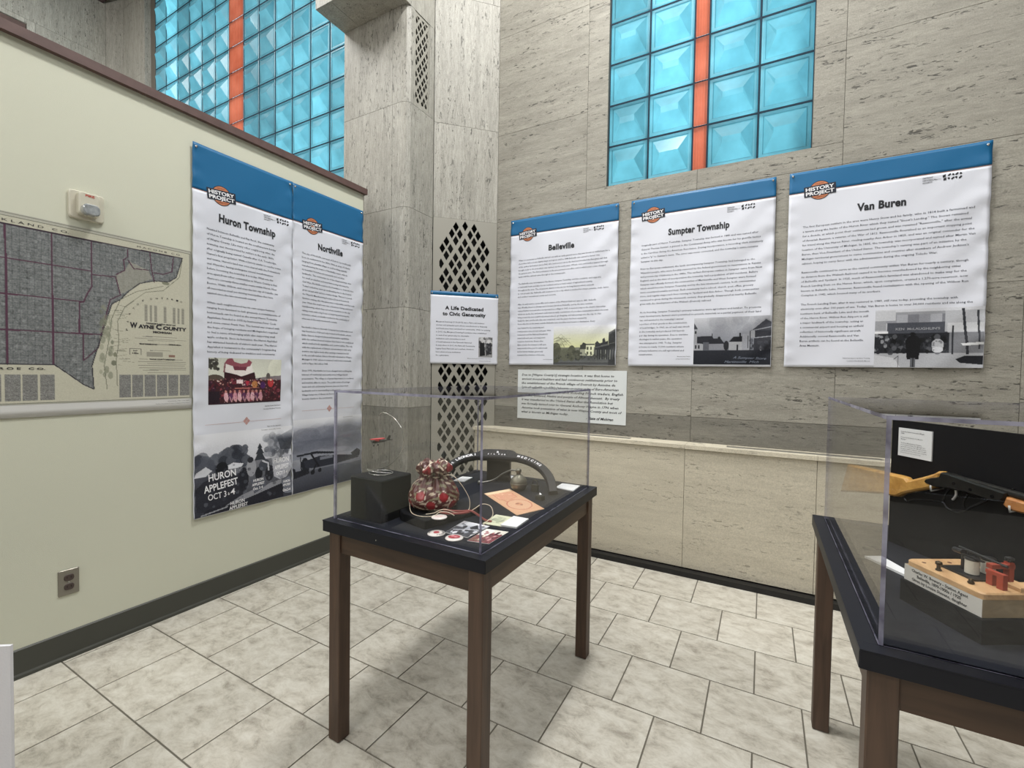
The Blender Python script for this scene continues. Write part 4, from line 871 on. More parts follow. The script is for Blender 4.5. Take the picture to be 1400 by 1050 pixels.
p.blobs(34, 0, 0.12, 1, 0.45, 0.10, 0.22, [(92, 96, 110), (128, 132, 146), (80, 84, 98)], 0.14, 0.5); p.blobs(14, 0.2, 0.46, 0.8, 0.58, 0.06, 0.16, [(160, 163, 174)], 0.25, 0.3)
p.poly([(0.0, 0.70), (0.20, 0.70), (0.22, 0.76), (0, 0.80)], (34, 37, 46)); p.blobs(10, 0.0, 0.68, 0.2, 0.74, 0.015, 0.03, [(28, 30, 38)], 0.9)
p.poly([(0.04, 0.485), (0.30, 0.465), (0.62, 0.525), (0.60, 0.545), (0.30, 0.50), (0.06, 0.505)], (30, 33, 42)); p.ell(0.155, 0.62, 0.045, 0.09, (30, 33, 42)); p.poly([(0.14, 0.58), (0.34, 0.54), (0.62, 0.57), (0.90, 0.62), (0.96, 0.66), (0.6, 0.70), (0.3, 0.70), (0.16, 0.68)], (44, 47, 58)); p.poly([(0.82, 0.58), (0.92, 0.52), (0.97, 0.56), (0.96, 0.64), (0.86, 0.63)], (40, 43, 54))
p.line([(0.24, 0.50), (0.34, 0.68)], 0.012, (24, 26, 34)); p.line([(0.30, 0.66), (0.26, 0.75)], 0.01, (24, 26, 34)); p.ell(0.26, 0.755, 0.03, 0.035, (22, 24, 32)); p.ell(0.36, 0.745, 0.025, 0.03, (22, 24, 32)); p.rect(0.36, 0.56, 0.55, 0.60, (120, 124, 136)); p.line([(0.10, 0.52), (0.11, 0.70)], 0.006, (20, 22, 30)); p.noise(0.012)
fade = np.clip((p.Y - 0.0) / 0.14, 0, 1)[..., None]; p.a = p.a * fade + np.array((226, 228, 235)) / 255 * (1 - fade)
print_mesh(S, p, 0.004, 1.545, 0.585, 2.032, 'printed_photo', t)
mb = MB(); S.rect(mb, 0.07, 1.485, 0.27, 1.4865, 0.0012); S.rect(mb, 0.31, 1.485, 0.51, 1.4865, 0.0012)
for du, dv in ((-0.011, 0), (0.011, 0), (0, -0.013), (0, 0.013)): S.poly(mb, [(0.29 + du - 0.010, 1.482 + dv), (0.29 + du, 1.482 + dv - 0.012), (0.29 + du + 0.010, 1.482 + dv), (0.29 + du, 1.482 + dv + 0.012)], 0.0012)
mb.build('divider_line', MATS['divider_print'], t)

# small sign on the diagonal grille
so_ = Vector((-2.388, 2.939, 0)) + dgv * (-0.02) + nrm * 0.0145
S = Sheet((so_.x, so_.y, 1.973), dgv, nrm, 0.575, 0.594, 0.0016, 6)
t = banner(S, 0.032, 'small square white sign headed A Life Dedicated to Civic Generosity on the grille', 'small sign', name='hanging_sign', small=True)
t['category'] = 'sign'; del t['group']
heading(S, t, [('A Life Dedicated', 0.285, 0.148, 0.322, 0.041), ('to Civic Generosity', 0.285, 0.196, 0.362, 0.041)])
body(S, t, [(['Margaret Dunning (1910-2015) was a Plymouth business', 'woman and philanthropist whose contributions to financing', 'and businesses have enriched her community. With her passing', 'in 2015, the Margaret Dunning Foundation was established', 'to award her generosity for charitable'], 0.052, 0.255, 0.0278, 0.455),
            (['institutions and communities in need', 'of local businesses in the Plymouth Historical', 'Society where in 2011, the Plymouth Community', 'Legacy Fund, Plymouth and countless, donations', 'have advanced area institutions', 'for a generation.'], 0.052, 0.394, 0.0272, 0.325)], size=0.0158)
captions(S, t, [('Margaret Dunning in the backyard of her home', 0.515, 0.550, 0.20), ('Courtesy of the Plymouth', 0.515, 0.570, 0.10)])
p = Pic(60, 78, (150, 150, 152)); p.rect(0, 0, 1, 0.3, (196, 197, 200)); p.blobs(60, 0, 0, 1, 0.6, 0.04, 0.12, [(120, 121, 124), (210, 211, 214), (90, 91, 94), (60, 61, 64)], 0.6); p.poly([(0.1, 0.3), (0.4, 0.25), (0.48, 0.9), (0.1, 0.95)], (26, 27, 30)); p.poly([(0.55, 0.32), (0.9, 0.28), (0.95, 0.85), (0.55, 0.85)], (52, 53, 58)); p.ell(0.28, 0.2, 0.09, 0.09, (190, 190, 192)); p.ell(0.72, 0.22, 0.09, 0.09, (205, 205, 207)); p.blobs(16, 0.5, 0.4, 0.95, 0.95, 0.03, 0.06, [(110, 111, 114), (30, 31, 34)], 0.7); p.rect(0, 0.93, 1, 1, (150, 151, 154))
print_mesh(S, p, 0.408, 0.365, 0.528, 0.535, 'printed_photo', t)

# quotation panel
S = Sheet((-1.783, 3.3165, 1.340), VX, VN, 0.906, 0.402, 0.0, 7)
t = thing('quotation_panel', (-1.33, 3.316, 0.94), 'plain white panel of bold italic text under the Belleville banner', 'sign')
mb = MB(); mb.add(*S.grid(0, 0, 0.906, 0.402, 8, 4, 0, 0.003)); mb.build('panel', mat('white_panel', rgb(214, 219, 220), 0.4), t)
mb = MB()
for i, l in enumerate(['Due to [Wayne County\'s] strategic location, it was first home to', 'ancient mound builders and had continuous settlements prior to', 'the establishment of the French village of Detroit by Antoine de',
    'Lamothe Cadillac in 1701. It became a community of Euro-American', 'people from varied backgrounds including French traders, English', 'soldiers, enslaved, Native and people of African descent.  By treaty', 'it was transferred to the United States after the Revolution but',
    'was formally turned over to General Anthony Wayne in 1796 when', 'America took possession of what is now Wayne County and most of', 'what is known as Michigan today.']):
    w = {0: 0.775, 1: 0.80, 2: 0.785, 3: 0.81, 4: 0.845, 5: 0.822, 6: 0.77, 7: 0.812, 8: 0.838, 9: 0.415}[i]
    S.text(mb, l, 0.038, 0.050 + i * 0.0338, 0.0255, 0.014, width=w, h=0.0008, shear=0.25)
mb.build('printed_text', INK, t)
mb = MB(); S.text(mb, '- State of Michigan', 0.600, 0.376, 0.0285, 0.022, width=0.212, h=0.0008, shear=0.25); mb.build('signature_line', INK, t)

# ---------------------------------------------------------------- old county map
MW, MH = 1.25, 0.842
S = Sheet((-2.701, 0.052, 1.938), LX, LN, MW, MH, 0.0006, 8)
t = thing('county_map', (-2.70, 0.68, 1.10), 'large old printed map of Wayne County on the cream wall', 'map')
mb = MB(); mb.add(*S.grid(0, 0, MW, MH, 40, 28, 0, 0.0015)); mb.build('map_sheet', mat('map_paper_white', rgb(206, 206, 204), 0.7), t, smooth=True)
NXM, NYM = 520, 330
p = Pic(NXM, NYM, (187, 185, 168)); MV1 = 0.787
def mp(r, v): return ((MW + r) / MW, (v - 0.585) / MV1)
def mpl(pts): return [mp(*q) for q in pts]
p.rect(0, 0, 1, 1, (176, 175, 163)); a, b = mp(-0.012, 1.366); p.rect(0.012, 0.02, a, b, (189, 187, 170))
coast = [(-1.15, 0.638), (-0.413, 0.636), (-0.044, 0.633), (-0.072, 0.738), (-0.105, 0.767), (-0.17, 0.774), (-0.231, 0.797), (-0.279, 0.847), (-0.308, 0.887), (-0.341, 0.913), (-0.364, 0.998), (-0.38, 1.067), (-0.402, 1.15), (-0.415, 1.204), (-0.409, 1.312), (-0.445, 1.291), (-0.494, 1.245), (-0.541, 1.203), (-1.15, 1.204)]
m = p.pmask(mpl(coast)); tex = rng.normal(0, 1, p.X.shape)
t2 = (tex + np.roll(tex, 1, 0) + np.roll(tex, 1, 1)) / 1.7
fx = np.kron(rng.normal(0, 1, (NYM // 5, NXM // 5)), np.ones((5, 5))); 
g = 0.46 + 0.032 * t2 + 0.022 * fx; g = g - 0.06 * ((np.arange(NXM)[None, :] % 9) == 0) - 0.06 * ((np.arange(NYM)[:, None] % 9) == 0)
for _ in range(160):
    x, y = rng.integers(0, NXM - 14), rng.integers(0, NYM - 12); w, h = rng.integers(3, 12), rng.integers(3, 10); g[y:y + h, x:x + w] += rng.uniform(-0.05, 0.10)
p.a[m] = np.stack([g, g + 0.012, g + 0.015], -1)[m]
# light city part near the river and its streets
city = p.pmask(mpl([(-0.324, 0.772), (-0.29, 0.744), (-0.27, 0.70), (-0.195, 0.725), (-0.18, 0.765), (-0.231, 0.797), (-0.29, 0.85), (-0.31, 0.86)])); p.put(city, (160, 158, 145), 0.65); p.noise(0.012)
PUR = (86, 58, 74)
def ml(pts, w=0.0042, c=PUR, al=1): p.line(mpl(pts), w / MW, c, al)
for r in (-1.1, -0.965, -0.825, -0.683, -0.546): ml([(r, 0.638), (r + 0.002, 1.203)], 0.003 if r > -0.6 else 0.0035)
ml([(-0.413, 0.636), (-0.413, 0.842), (-0.432, 0.885), (-0.442, 0.917), (-0.457, 0.922), (-0.458, 1.057)], 0.0028)
ml([(-1.15, 0.774), (-0.414, 0.773)], 0.0028); ml([(-1.15, 0.918), (-0.442, 0.917)], 0.0028); ml([(-1.15, 1.068), (-0.375, 1.06)], 0.0028); ml([(-0.412, 0.789), (-0.326, 0.783), (-0.308, 0.866), (-0.347, 0.893), (-0.369, 0.998), (-0.392, 1.122), (-0.444, 1.182), (-0.445, 1.066)], 0.0024)
ml([(-0.278, 0.643), (-0.278, 0.678), (-0.295, 0.696), (-0.29, 0.744), (-0.324, 0.772)], 0.0024); ml([(-0.188, 0.636), (-0.182, 0.715), (-0.17, 0.78)], 0.0024); ml([(-0.278, 0.692), (-0.255, 0.73), (-0.195, 0.725)], 0.0022); ml([(-0.085, 0.642), (-0.092, 0.712), (-0.131, 0.734), (-0.17, 0.734)], 0.0024)
ml(coast[:3], 0.003, (60, 50, 60)); ml(coast[2:], 0.0022, (60, 58, 64)); 
ml([(-0.044, 0.641), (-0.058, 0.736), (-0.132, 0.817), (-0.207, 0.836), (-0.291, 0.92), (-0.32, 0.993), (-0.315, 1.09), (-0.326, 1.175), (-0.322, 1.3)], 0.0012, (96, 98, 84)); ml([(-0.132, 0.794), (-0.244, 0.839), (-0.308, 0.887), (-0.342, 0.981), (-0.354, 1.093), (-0.371, 1.203), (-0.361, 1.314)], 0.0012, (96, 98, 84))
p.blobs(46, *mp(-0.385, 0.93), *mp(-0.34, 1.25), 0.003, 0.008, [(140, 142, 124), (112, 116, 100)], 0.5, 1.8); p.ell(*mp(-0.12, 0.778), 0.014, 0.010, (128, 130, 112)); p.ell(*mp(-0.33, 1.15), 0.006, 0.014, (128, 130, 112)); p.ell(*mp(-0.335, 1.19), 0.008, 0.016, (120, 122, 106))
for _ in range(26):
    r0 = rng.uniform(-0.36, -0.30); v0 = rng.uniform(0.9, 1.2); ml([(r0, v0), (r0 + rng.uniform(0.02, 0.05), v0 + rng.uniform(-0.01, 0.01))], 0.0009, (110, 110, 98), 0.7)
for x0, x1 in ((-0.98, -0.70), (-0.69, -0.645), (-0.640, -0.593), (-0.587, -0.542)) + tuple((-0.316 + 0.0515 * i, -0.270 + 0.0515 * i) for i in range(6)):
    a0, b0 = mp(x0, 1.245); a1, b1 = mp(x1, 1.356); mk = (p.X >= a0) & (p.X < a1) & (p.Y >= b0) & (p.Y < b1); gg = 0.49 + 0.05 * rng.normal(0, 1, p.X.shape) + 0.03 * (rng.random(NYM)[:, None] > 0.88); p.a[mk] = np.stack([gg, gg, gg * 0.98], -1)[mk]
for i in range(9):
    if i in (3, 5): continue
    x0 = -0.211 + i * 0.0205; a0, b0 = mp(x0, 0.897); a1, b1 = mp(x0 + 0.011, 0.978); mk = (p.X >= a0) & (p.X < a1) & (p.Y >= b0) & (p.Y < b1) & ((np.arange(NYM)[:, None] % 3) > 0); p.put(mk, (104, 102, 98), 0.85)
for v0, r0, r1, al in ((1.055, -0.22, -0.07, 0.6), (1.066, -0.25, -0.03, 0.5), (1.074, -0.2, -0.08, 0.4), (1.092, -0.235, -0.05, 0.9), (1.124, -0.19, -0.10, 0.5), (1.168, -0.235, -0.20, 0.6), (1.168, -0.09, -0.045, 0.6), (1.180, -0.24, -0.03, 0.7), (1.190, -0.2, -0.03, 0.6), (1.200, -0.24, -0.035, 0.7), (1.212, -0.235, -0.03, 0.7), (1.222, -0.22, -0.03, 0.6), (1.236, -0.2, -0.11, 0.5)): ml([(r0, v0), (r1, v0 - 0.001)], 0.0013, (84, 82, 80), al)
a0, b0 = mp(-0.205, 1.132); a1, b1 = mp(-0.135, 1.155); p.rect(a0, b0, a1, b1, (150, 148, 136)); a0, b0 = mp(-0.108, 1.143); a1, b1 = mp(-0.08, 1.154); p.rect(a0, b0, a1, b1, (140, 110, 100)); ml([(-0.272, 1.118), (-0.228, 1.118), (-0.228, 1.148), (-0.272, 1.148), (-0.272, 1.118)], 0.0009, (90, 88, 86))
ml([(-1.19, 0.603), (-0.009, 0.603), (-0.009, 1.366), (-1.19, 1.366), (-1.19, 0.603)], 0.0015, (90, 92, 84)); ml([(-1.22, 0.592), (-0.003, 0.592), (-0.003, 1.371)], 0.0011, (110, 112, 104))
p.noise(0.008)
print_mesh(S, p, 0, 0, MW, MV1, 'map_print', t, h=0.0008, m=PRINT_MATTE)
MINK = mat('map_ink', rgb(44, 42, 46), 0.7)
def mt(txt, r, v, w, s_, b=0.02, rot=0, al='c', mb=None):
    own = mb is None; mb = mb or MB(); S.text(mb, txt, MW + r, v - 0.585, s_, b, width=w, align=al, h=0.0018, rot=rot)
    if own: mb.build('map_lettering', MINK, t)
mbt = MB(); mt('W', -0.256, 1.015, 0.030, 0.034, 0.05, mb=mbt); mt('AYNE', -0.204, 1.015, 0.066, 0.024, 0.05, mb=mbt); mt('C', -0.151, 1.015, 0.024, 0.034, 0.05, mb=mbt); mt('OUNTY', -0.078, 1.015, 0.108, 0.024, 0.05, mb=mbt); mbt.build('map_title', MINK, t)
mt('MICHIGAN', -0.135, 1.035, 0.082, 0.013, 0.05); mt("FARMER'S NEW MAP OF", -0.14, 0.992, 0.13, 0.010, 0.03); mt('SILAS FARMER & CO.', -0.195, 1.096, 0.075, 0.008, 0.04); mt('DETROIT, MICH.', -0.08, 1.093, 0.055, 0.008, 0.04); mt('WAYNE COUNTY DIRECTORY', -0.135, 1.171, 0.115, 0.009, 0.04); mt('Scale', -0.25, 1.13, 0.018, 0.008); mt('2 Miles', -0.25, 1.143, 0.026, 0.009, 0.03)
mbt = MB()
for ch, (r, v), ro in zip('PART OF ONTARIO'.replace(' ', ''), [(-0.279, 1.028), (-0.276, 0.99), (-0.268, 0.952), (-0.252, 0.925), (-0.236, 0.903), (-0.214, 0.882), (-0.182, 0.87), (-0.158, 0.864), (-0.135, 0.860), (-0.112, 0.858), (-0.09, 0.859), (-0.068, 0.862), (-0.05, 0.866)], [1.5, 1.3, 1.1, 0.9, 0.8, 0.6, 0.3, 0.2, 0.1, 0, -0.1, -0.15, -0.2]): mt(ch, r, v, 0.009, 0.012, 0.0, ro, mb=mbt)
mbt.build('curved_lettering', MINK, t)
mt('M A C O M B   C O.', -0.145, 0.622, 0.19, 0.012, 0.0); mt('O A K L A N D   C O.', -0.62, 0.624, 0.26, 0.014, 0.0); mt('M O N R O E   C O.', -0.68, 1.226, 0.22, 0.013)
mt('Farmer\'s New Map of Wayne County, Michigan', -0.012, 1.385, 0.10, 0.006, 0, al='r'); mt('Courtesy of the Library of Congress, Geography and Map Division', -0.012, 1.397, 0.155, 0.006, 0, al='r')

# ---------------------------------------------------------------- fire strobe and power outlet
t = thing('fire_strobe', (-2.706, 0.872, 1.974), 'beige wall fire alarm strobe with clear lens above the map', 'fire alarm')
STB = mat('beige_plastic', rgb(196, 192, 176), 0.45)
def wallbox(y0, y1, z0, z1, x0, x1, r, k=5):
    pts = []
    for cx_, cz_, a0 in ((y1 - r, z1 - r, 0), (y0 + r, z1 - r, 90), (y0 + r, z0 + r, 180), (y1 - r, z0 + r, 270)):
        for i in range(k + 1): a = math.radians(a0 + 90 * i / k); pts.append((cx_ + r * math.cos(a), cz_ + r * math.sin(a)))
    n = len(pts); e = min(r * 0.5, (x1 - x0) * 0.4, 0.004); my, mz = (y0 + y1) / 2, (z0 + z1) / 2
    q = [(my + (p_[0] - my) * (1 - e / (y1 - y0) * 2), mz + (p_[1] - mz) * (1 - e / (z1 - z0) * 2)) for p_ in pts]
    V = [(x0, a, b) for a, b in pts] + [(x1 - e, a, b) for a, b in pts] + [(x1, a, b) for a, b in q]
    return V, [tuple(range(n - 1, -1, -1)), tuple(range(2 * n, 3 * n))] + [(j * n + i, j * n + (i + 1) % n, (j + 1) * n + (i + 1) % n, (j + 1) * n + i) for j in range(2) for i in range(n)]
mb = MB(); mb.add(*wallbox(0.811, 0.934, 1.974, 2.098, -2.706, -2.692, 0.012)); mb.add(*wallbox(0.836, 0.908, 1.99, 2.090, -2.692, -2.664, 0.012)); mb.build('housing', STB, t)
mb = MB(); mb.add(*wallbox(0.842, 0.902, 1.988, 2.036, -2.664, -2.636, 0.018)); lens = mb.build('strobe_lens', mat('clear_lens', rgb(150, 155, 158), 0.08, spec=0.9, coat=1, var=0.3, vscale=60), t, smooth=False)
mb = MB(); Sx = Sheet((-2.6636, 0.86, 2.082), LX, LN, 0.05, 0.02); Sx.text(mb, 'FIRE', 0.014, 0.010, 0.014, 0.03, width=0.032, align='c', h=0.0006); mb.build('lettering', mat('red_print', rgb(180, 60, 50), 0.6), t)
mb = MB(); mb.box(-2.6645, -2.650, 0.852, 0.892, 2.004, 2.010); mb.build('flash_tube', PIN, t)
t = thing('power_outlet', (-2.706, 0.80, 0.289), 'metal duplex power outlet plate low on the cream wall', 'outlet')
mb = MB(); mb.add(*wallbox(0.765, 0.836, 0.289, 0.403, -2.706, -2.701, 0.004)); mb.build('cover_plate', mat('steel_plate', rgb(140, 136, 126), 0.4, metal=0.6), t)
for zc in (0.326, 0.367):
    mb = MB(); mb.add(*wallbox(0.784, 0.818, zc - 0.0145, zc + 0.0145, -2.7015, -2.698, 0.012)); soc = mb.build('socket', mat('brown_socket', rgb(70, 58, 54), 0.5), t)
    mb = MB()
    for yy in (0.794, 0.807): mb.box(-2.6982, -2.6976, yy - 0.001, yy + 0.001, zc - 0.003, zc + 0.006)
    mb.cyl((-2.698, 0.8005), 0.0, 0, 0.0001) if False else None
    mb.build('slots', mat('black_slot', rgb(10, 10, 10), 0.8), soc)
mb = MB(); mb.lathe((-2.701, 0.8005, 0.3465), [(0.0035, 0), (0.003, 0.0012)], 10, ax='x'); mb.build('screw', PIN, t)

# ---------------------------------------------------------------- display tables and clear cases
WALNUT = mat('walnut_wood', rgb(96, 74, 58), 0.5, var=0.22, vscale=9, spec=0.35)
def wood(name, c1, c2, axis=2, rough=0.5, sc=7):
    m = bpy.data.materials.new(name); m.use_nodes = True; nt = m.node_tree; b = nt.nodes['Principled BSDF']; b.inputs['Roughness'].default_value = rough; L = nt.links.new
    tc = nt.nodes.new('ShaderNodeTexCoord'); mp = nt.nodes.new('ShaderNodeMapping'); s = [sc * 6, sc * 6, sc * 6]; s[axis] = sc * 0.5; mp.inputs['Scale'].default_value = s
    n = nt.nodes.new('ShaderNodeTexNoise'); n.inputs['Scale'].default_value = 1; n.inputs['Detail'].default_value = 5; n.inputs['Distortion'].default_value = 0.5
    L(tc.outputs['Object'], mp.inputs[0]); L(mp.outputs[0], n.inputs['Vector']); r = nt.nodes.new('ShaderNodeValToRGB'); r.color_ramp.elements[0].position = 0.3; r.color_ramp.elements[1].position = 0.7
    r.color_ramp.elements[0].color = tuple(c1) + (1,); r.color_ramp.elements[1].color = tuple(c2) + (1,); L(n.outputs['Fac'], r.inputs[0]); L(r.outputs[0], b.inputs['Base Color']); return m
WAL_Z = wood('walnut_leg', rgb(62, 46, 36), rgb(88, 67, 53), 2); WAL_X = wood('walnut_rail', rgb(54, 39, 29), rgb(76, 57, 43), 0); WAL_Y = wood('walnut_rail_side', rgb(68, 52, 40), rgb(90, 71, 55), 1)
TOPB = mat('black_table_top', rgb(15, 17, 26), 0.45, spec=0.3)
DECK = mat('black_deck_fabric', rgb(22, 25, 34), 0.7, spec=0.2)
GROOVE = mat('groove_black', rgb(6, 7, 10), 0.9)
def display_table(x0, x1, y0, y1, label):
    t = thing('display_table', ((x0 + x1) / 2, (y0 + y1) / 2, 0), label, 'table', 'display tables')
    mb = MB(); mb.box(x0, x1, y0, y1, 0.752, 0.786, bev=0.003)
    g = 0.034; w = 0.004   # top rim outside the groove
    for a in ((x0, x1, y0, y0 + g), (x0, x1, y1 - g, y1), (x0, x0 + g, y0 + g, y1 - g), (x1 - g, x1, y0 + g, y1 - g)): mb.box(a[0] + 0.0003, a[1] - 0.0003, a[2] + 0.0003, a[3] - 0.0003, 0.786, 0.790)
    mb.build('tabletop', TOPB, t)
    MB().box(x0 + g + w, x1 - g - w, y0 + g + w, y1 - g - w, 0.7861, 0.790).build('inset_deck', DECK, t)
    MB().box(x0 + g, x1 - g, y0 + g, y1 - g, 0.78605, 0.7863).build('groove', GROOVE, t)
    lw = 0.052; i = 0.016
    for lx in (x0 + i, x1 - i - lw):
        for ly in (y0 + i, y1 - i - lw):
            mb = MB(); cx_, cy_ = lx + lw / 2, ly + lw / 2; sx = (x0 + x1) / 2 - cx_; 
            q = [(lx, ly), (lx + lw, ly), (lx + lw, ly + lw), (lx, ly + lw)]; b = 0.003
            p8 = [(lx + b, ly), (lx + lw - b, ly), (lx + lw, ly + b), (lx + lw, ly + lw - b), (lx + lw - b, ly + lw), (lx + b, ly + lw), (lx, ly + lw - b), (lx, ly + b)]
            mb.prism(p8, 0.004, 0.752); mb.build('leg', WAL_Z, t)
            MB().cyl((cx_, cy_), 0.018, 0, 0.004, 16).build('foot_pad', GROOVE, t)
    for a in ((x0 + i + lw, x1 - i - lw, y0 + i + 0.008, y0 + i + 0.030), (x0 + i + lw, x1 - i - lw, y1 - i - 0.030, y1 - i - 0.008)): MB().box(*a, 0.678, 0.752).build('apron', WAL_X, t)
    for a in ((x0 + i + 0.008, x0 + i + 0.030, y0 + i + lw, y1 - i - lw), (x1 - i - 0.030, x1 - i - 0.008, y0 + i + lw, y1 - i - lw)): MB().box(*a, 0.678, 0.752).build('apron', WAL_Y, t)
    mb = MB(); mb.lathe(((x0 + x1) / 2 - 0.08, y0 - 0.0004, 0.768), [(0.002, 0.0006), (0.0018, 0.0)], 8, ax='y'); mb.build('screw', PIN, t)
    return t
def acrylic_case(x0, x1, y0, y1, z0, z1, label):
    t = thing('acrylic_case', ((x0 + x1) / 2, (y0 + y1) / 2, z0), label, 'display case', 'acrylic display cases')
    th = 0.0080; e = 0.0001
    def pane(a, big, nm):
        x_0, x_1, y_0, y_1, z_0, z_1 = a; v = [(x_0, y_0, z_0), (x_1, y_0, z_0), (x_1, y_1, z_0), (x_0, y_1, z_0), (x_0, y_0, z_1), (x_1, y_0, z_1), (x_1, y_1, z_1), (x_0, y_1, z_1)]
        fs = {'z': [(3, 2, 1, 0), (4, 5, 6, 7)], 'y': [(0, 1, 5, 4), (2, 3, 7, 6)], 'x': [(1, 2, 6, 5), (3, 0, 4, 7)]}
        mb = MB(); mb.v = [tuple(q) for q in v]
        for k, l in fs.items():
            for f in l: mb.f.append(f); mb.m.append(0 if k == big else 1)
        mb.build(nm, [ACRYLIC, ACR_EDGE], t)
    pane((x0, x0 + th, y0, y1, z0, z1 - th - e), 'x', 'side_pane'); pane((x1 - th, x1, y0, y1, z0, z1 - th - e), 'x', 'side_pane')
    pane((x0 + th + e, x1 - th - e, y0, y0 + th, z0, z1 - th - e), 'y', 'front_pane'); pane((x0 + th + e, x1 - th - e, y1 - th, y1, z0, z1 - th - e), 'y', 'back_pane')
    pane((x0, x1, y0, y1, z1 - th, z1), 'z', 'top_pane'); return t
display_table(-1.342, -0.665, 1.062, 2.035, 'walnut display table with black top, whole in view at the centre')
display_table(0.178, 0.850, 1.095, 2.078, 'walnut display table with black top cut off by the right edge')
acrylic_case(-1.322, -0.698, 1.093, 2.012, 0.790, 1.246, 'clear acrylic case over the red drawstring bag and badges')
acrylic_case(0.213, 0.818, 1.132, 2.045, 0.790, 1.246, 'clear acrylic case over the mounted rifle and black board')
TZ = 0.790
BLK = mat('black_fabric_riser', rgb(14, 15, 20), 0.7, spec=0.2)
def rbox(x0, x1, y0, y1, z0, z1, r, k=4):
    pts = []
    for cx_, cy_, a0 in ((x1 - r, y1 - r, 0), (x0 + r, y1 - r, 90), (x0 + r, y0 + r, 180), (x1 - r, y0 + r, 270)):
        for i in range(k + 1): a = math.radians(a0 + 90 * i / k); pts.append((cx_ + r * math.cos(a), cy_ + r * math.sin(a)))
    return pts
mb = MB(); mb.prism(rbox(-1.290, -1.134, 1.138, 1.288, 0, 0, 0.006), TZ, 0.938, inset=0.004)
tag(mb.build('display_block', BLK), 'tall black block under the wire aeroplane stand', 'riser')
pc = [(-0.972, 1.170), (-0.905, 1.415), (-1.060, 1.452), (-1.128, 1.207)]
mb = MB(); mb.prism([pc[0], pc[1], pc[2], (-1.1255, 1.292), (-1.128, 1.22), (-1.1, 1.200)], TZ, 0.820, inset=0.003)
tag(mb.build('display_block', BLK), 'low black block under the red drawstring bag', 'riser')

# aeroplane on its wire stand
t = thing('model_aeroplane_stand', (-1.228, 1.225, 0.938), 'tiny red and black aeroplane hung in a looped wire stand', 'ornament')
WIRE = mat('silver_wire', rgb(205, 205, 200), 0.22, metal=1.0)
mb = MB(); ring = [(-1.228 + 0.045 * math.cos(a), 1.226 + 0.040 * math.sin(a), 0.9397) for a in np.linspace(0, 2 * math.pi, 40, endpoint=False)]
mb.tube(ring, 0.0014, 8, closed=True); mb.build('base_ring', WIRE, t, smooth=True)
def smooth(pts, n=6):
    P = [Vector(p) for p in pts]; out = []
    for i in range(len(P) - 1):
        a, b, c, d = P[max(i - 1, 0)], P[i], P[i + 1], P[min(i + 2, len(P) - 1)]
        for k in range(n):
            s = k / n; out.append(0.5 * ((2 * b) + (c - a) * s + (2 * a - 5 * b + 4 * c - d) * s * s + (-a + 3 * b - 3 * c + d) * s ** 3))
    out.append(P[-1]); return out
mb = MB(); mb.tube(smooth([(-1.190, 1.24, 0.9395), (-1.24, 1.222, 0.941), (-1.272, 1.216, 0.943), (-1.287, 1.215, 0.947), (-1.25, 1.215, 0.950), (-1.194, 1.215, 0.966), (-1.157, 1.215, 0.989), (-1.121, 1.215, 1.026), (-1.110, 1.215, 1.062), (-1.112, 1.215, 1.089), (-1.119, 1.215, 1.113), (-1.152, 1.215, 1.146), (-1.19, 1.215, 1.162), (-1.215, 1.215, 1.163), (-1.229, 1.215, 1.152)]), 0.0012, 7)
mb.build('wire_loop', WIRE, t, smooth=True)
mb = MB(); mb.tube([(-1.229, 1.215, 1.152), (-1.228, 1.215, 1.068)], 0.0003, 5); mb.build('thread', mat('clear_thread', rgb(180, 180, 180), 0.3), t)
mb = MB(); mb.tube([(-1.262, 1.215, 1.050), (-1.258, 1.215, 1.0515), (-1.246, 1.215, 1.0545), (-1.225, 1.215, 1.0575), (-1.20, 1.215, 1.062), (-1.182, 1.215, 1.067)], 0.004, 10, rad=[0.0015, 0.0048, 0.0058, 0.0055, 0.0032, 0.0014])
pf = mb.build('aeroplane_body', mat('dark_toy_paint', rgb(34, 34, 32), 0.4), t, smooth=True)
mb = MB(); mb.prism([(-1.250, 1.192), (-1.234, 1.190), (-1.218, 1.215), (-1.222, 1.240), (-1.240, 1.240), (-1.246, 1.215)], 1.0640, 1.0668); mb.box(-1.242, -1.222, 1.209, 1.221, 1.058, 1.0640)
mb.build('wing', mat('red_toy_paint', rgb(190, 60, 66), 0.4), t)
mb = MB(); mb.add([(-1.194, 1.2146, 1.063), (-1.176, 1.2146, 1.066), (-1.170, 1.2146, 1.083), (-1.178, 1.2146, 1.085), (-1.194, 1.2154, 1.063), (-1.176, 1.2154, 1.066), (-1.170, 1.2154, 1.083), (-1.178, 1.2154, 1.085)], [(0, 1, 2, 3), (7, 6, 5, 4), (0, 4, 5, 1), (1, 5, 6, 2), (2, 6, 7, 3), (3, 7, 4, 0)]); mb.prism([(-1.19, 1.200), (-1.178, 1.200), (-1.174, 1.23), (-1.19, 1.23)], 1.066, 1.0675); mb.build('tail', MATS['dark_toy_paint'], t)
mb = MB()
for yy in (1.205, 1.225): mb.tube([(-1.242, 1.215, 1.052), (-1.243, yy, 1.043)], 0.0008, 5); mb.lathe((-1.243, yy, 1.041), [(0.003, -0.001), (0.0036, 0), (0.003, 0.001)], 10, ax='y')
mb.tube([(-1.264, 1.209, 1.060), (-1.264, 1.221, 1.040)], 0.0008, 5); mb.build('landing_gear', MATS['dark_toy_paint'], t)

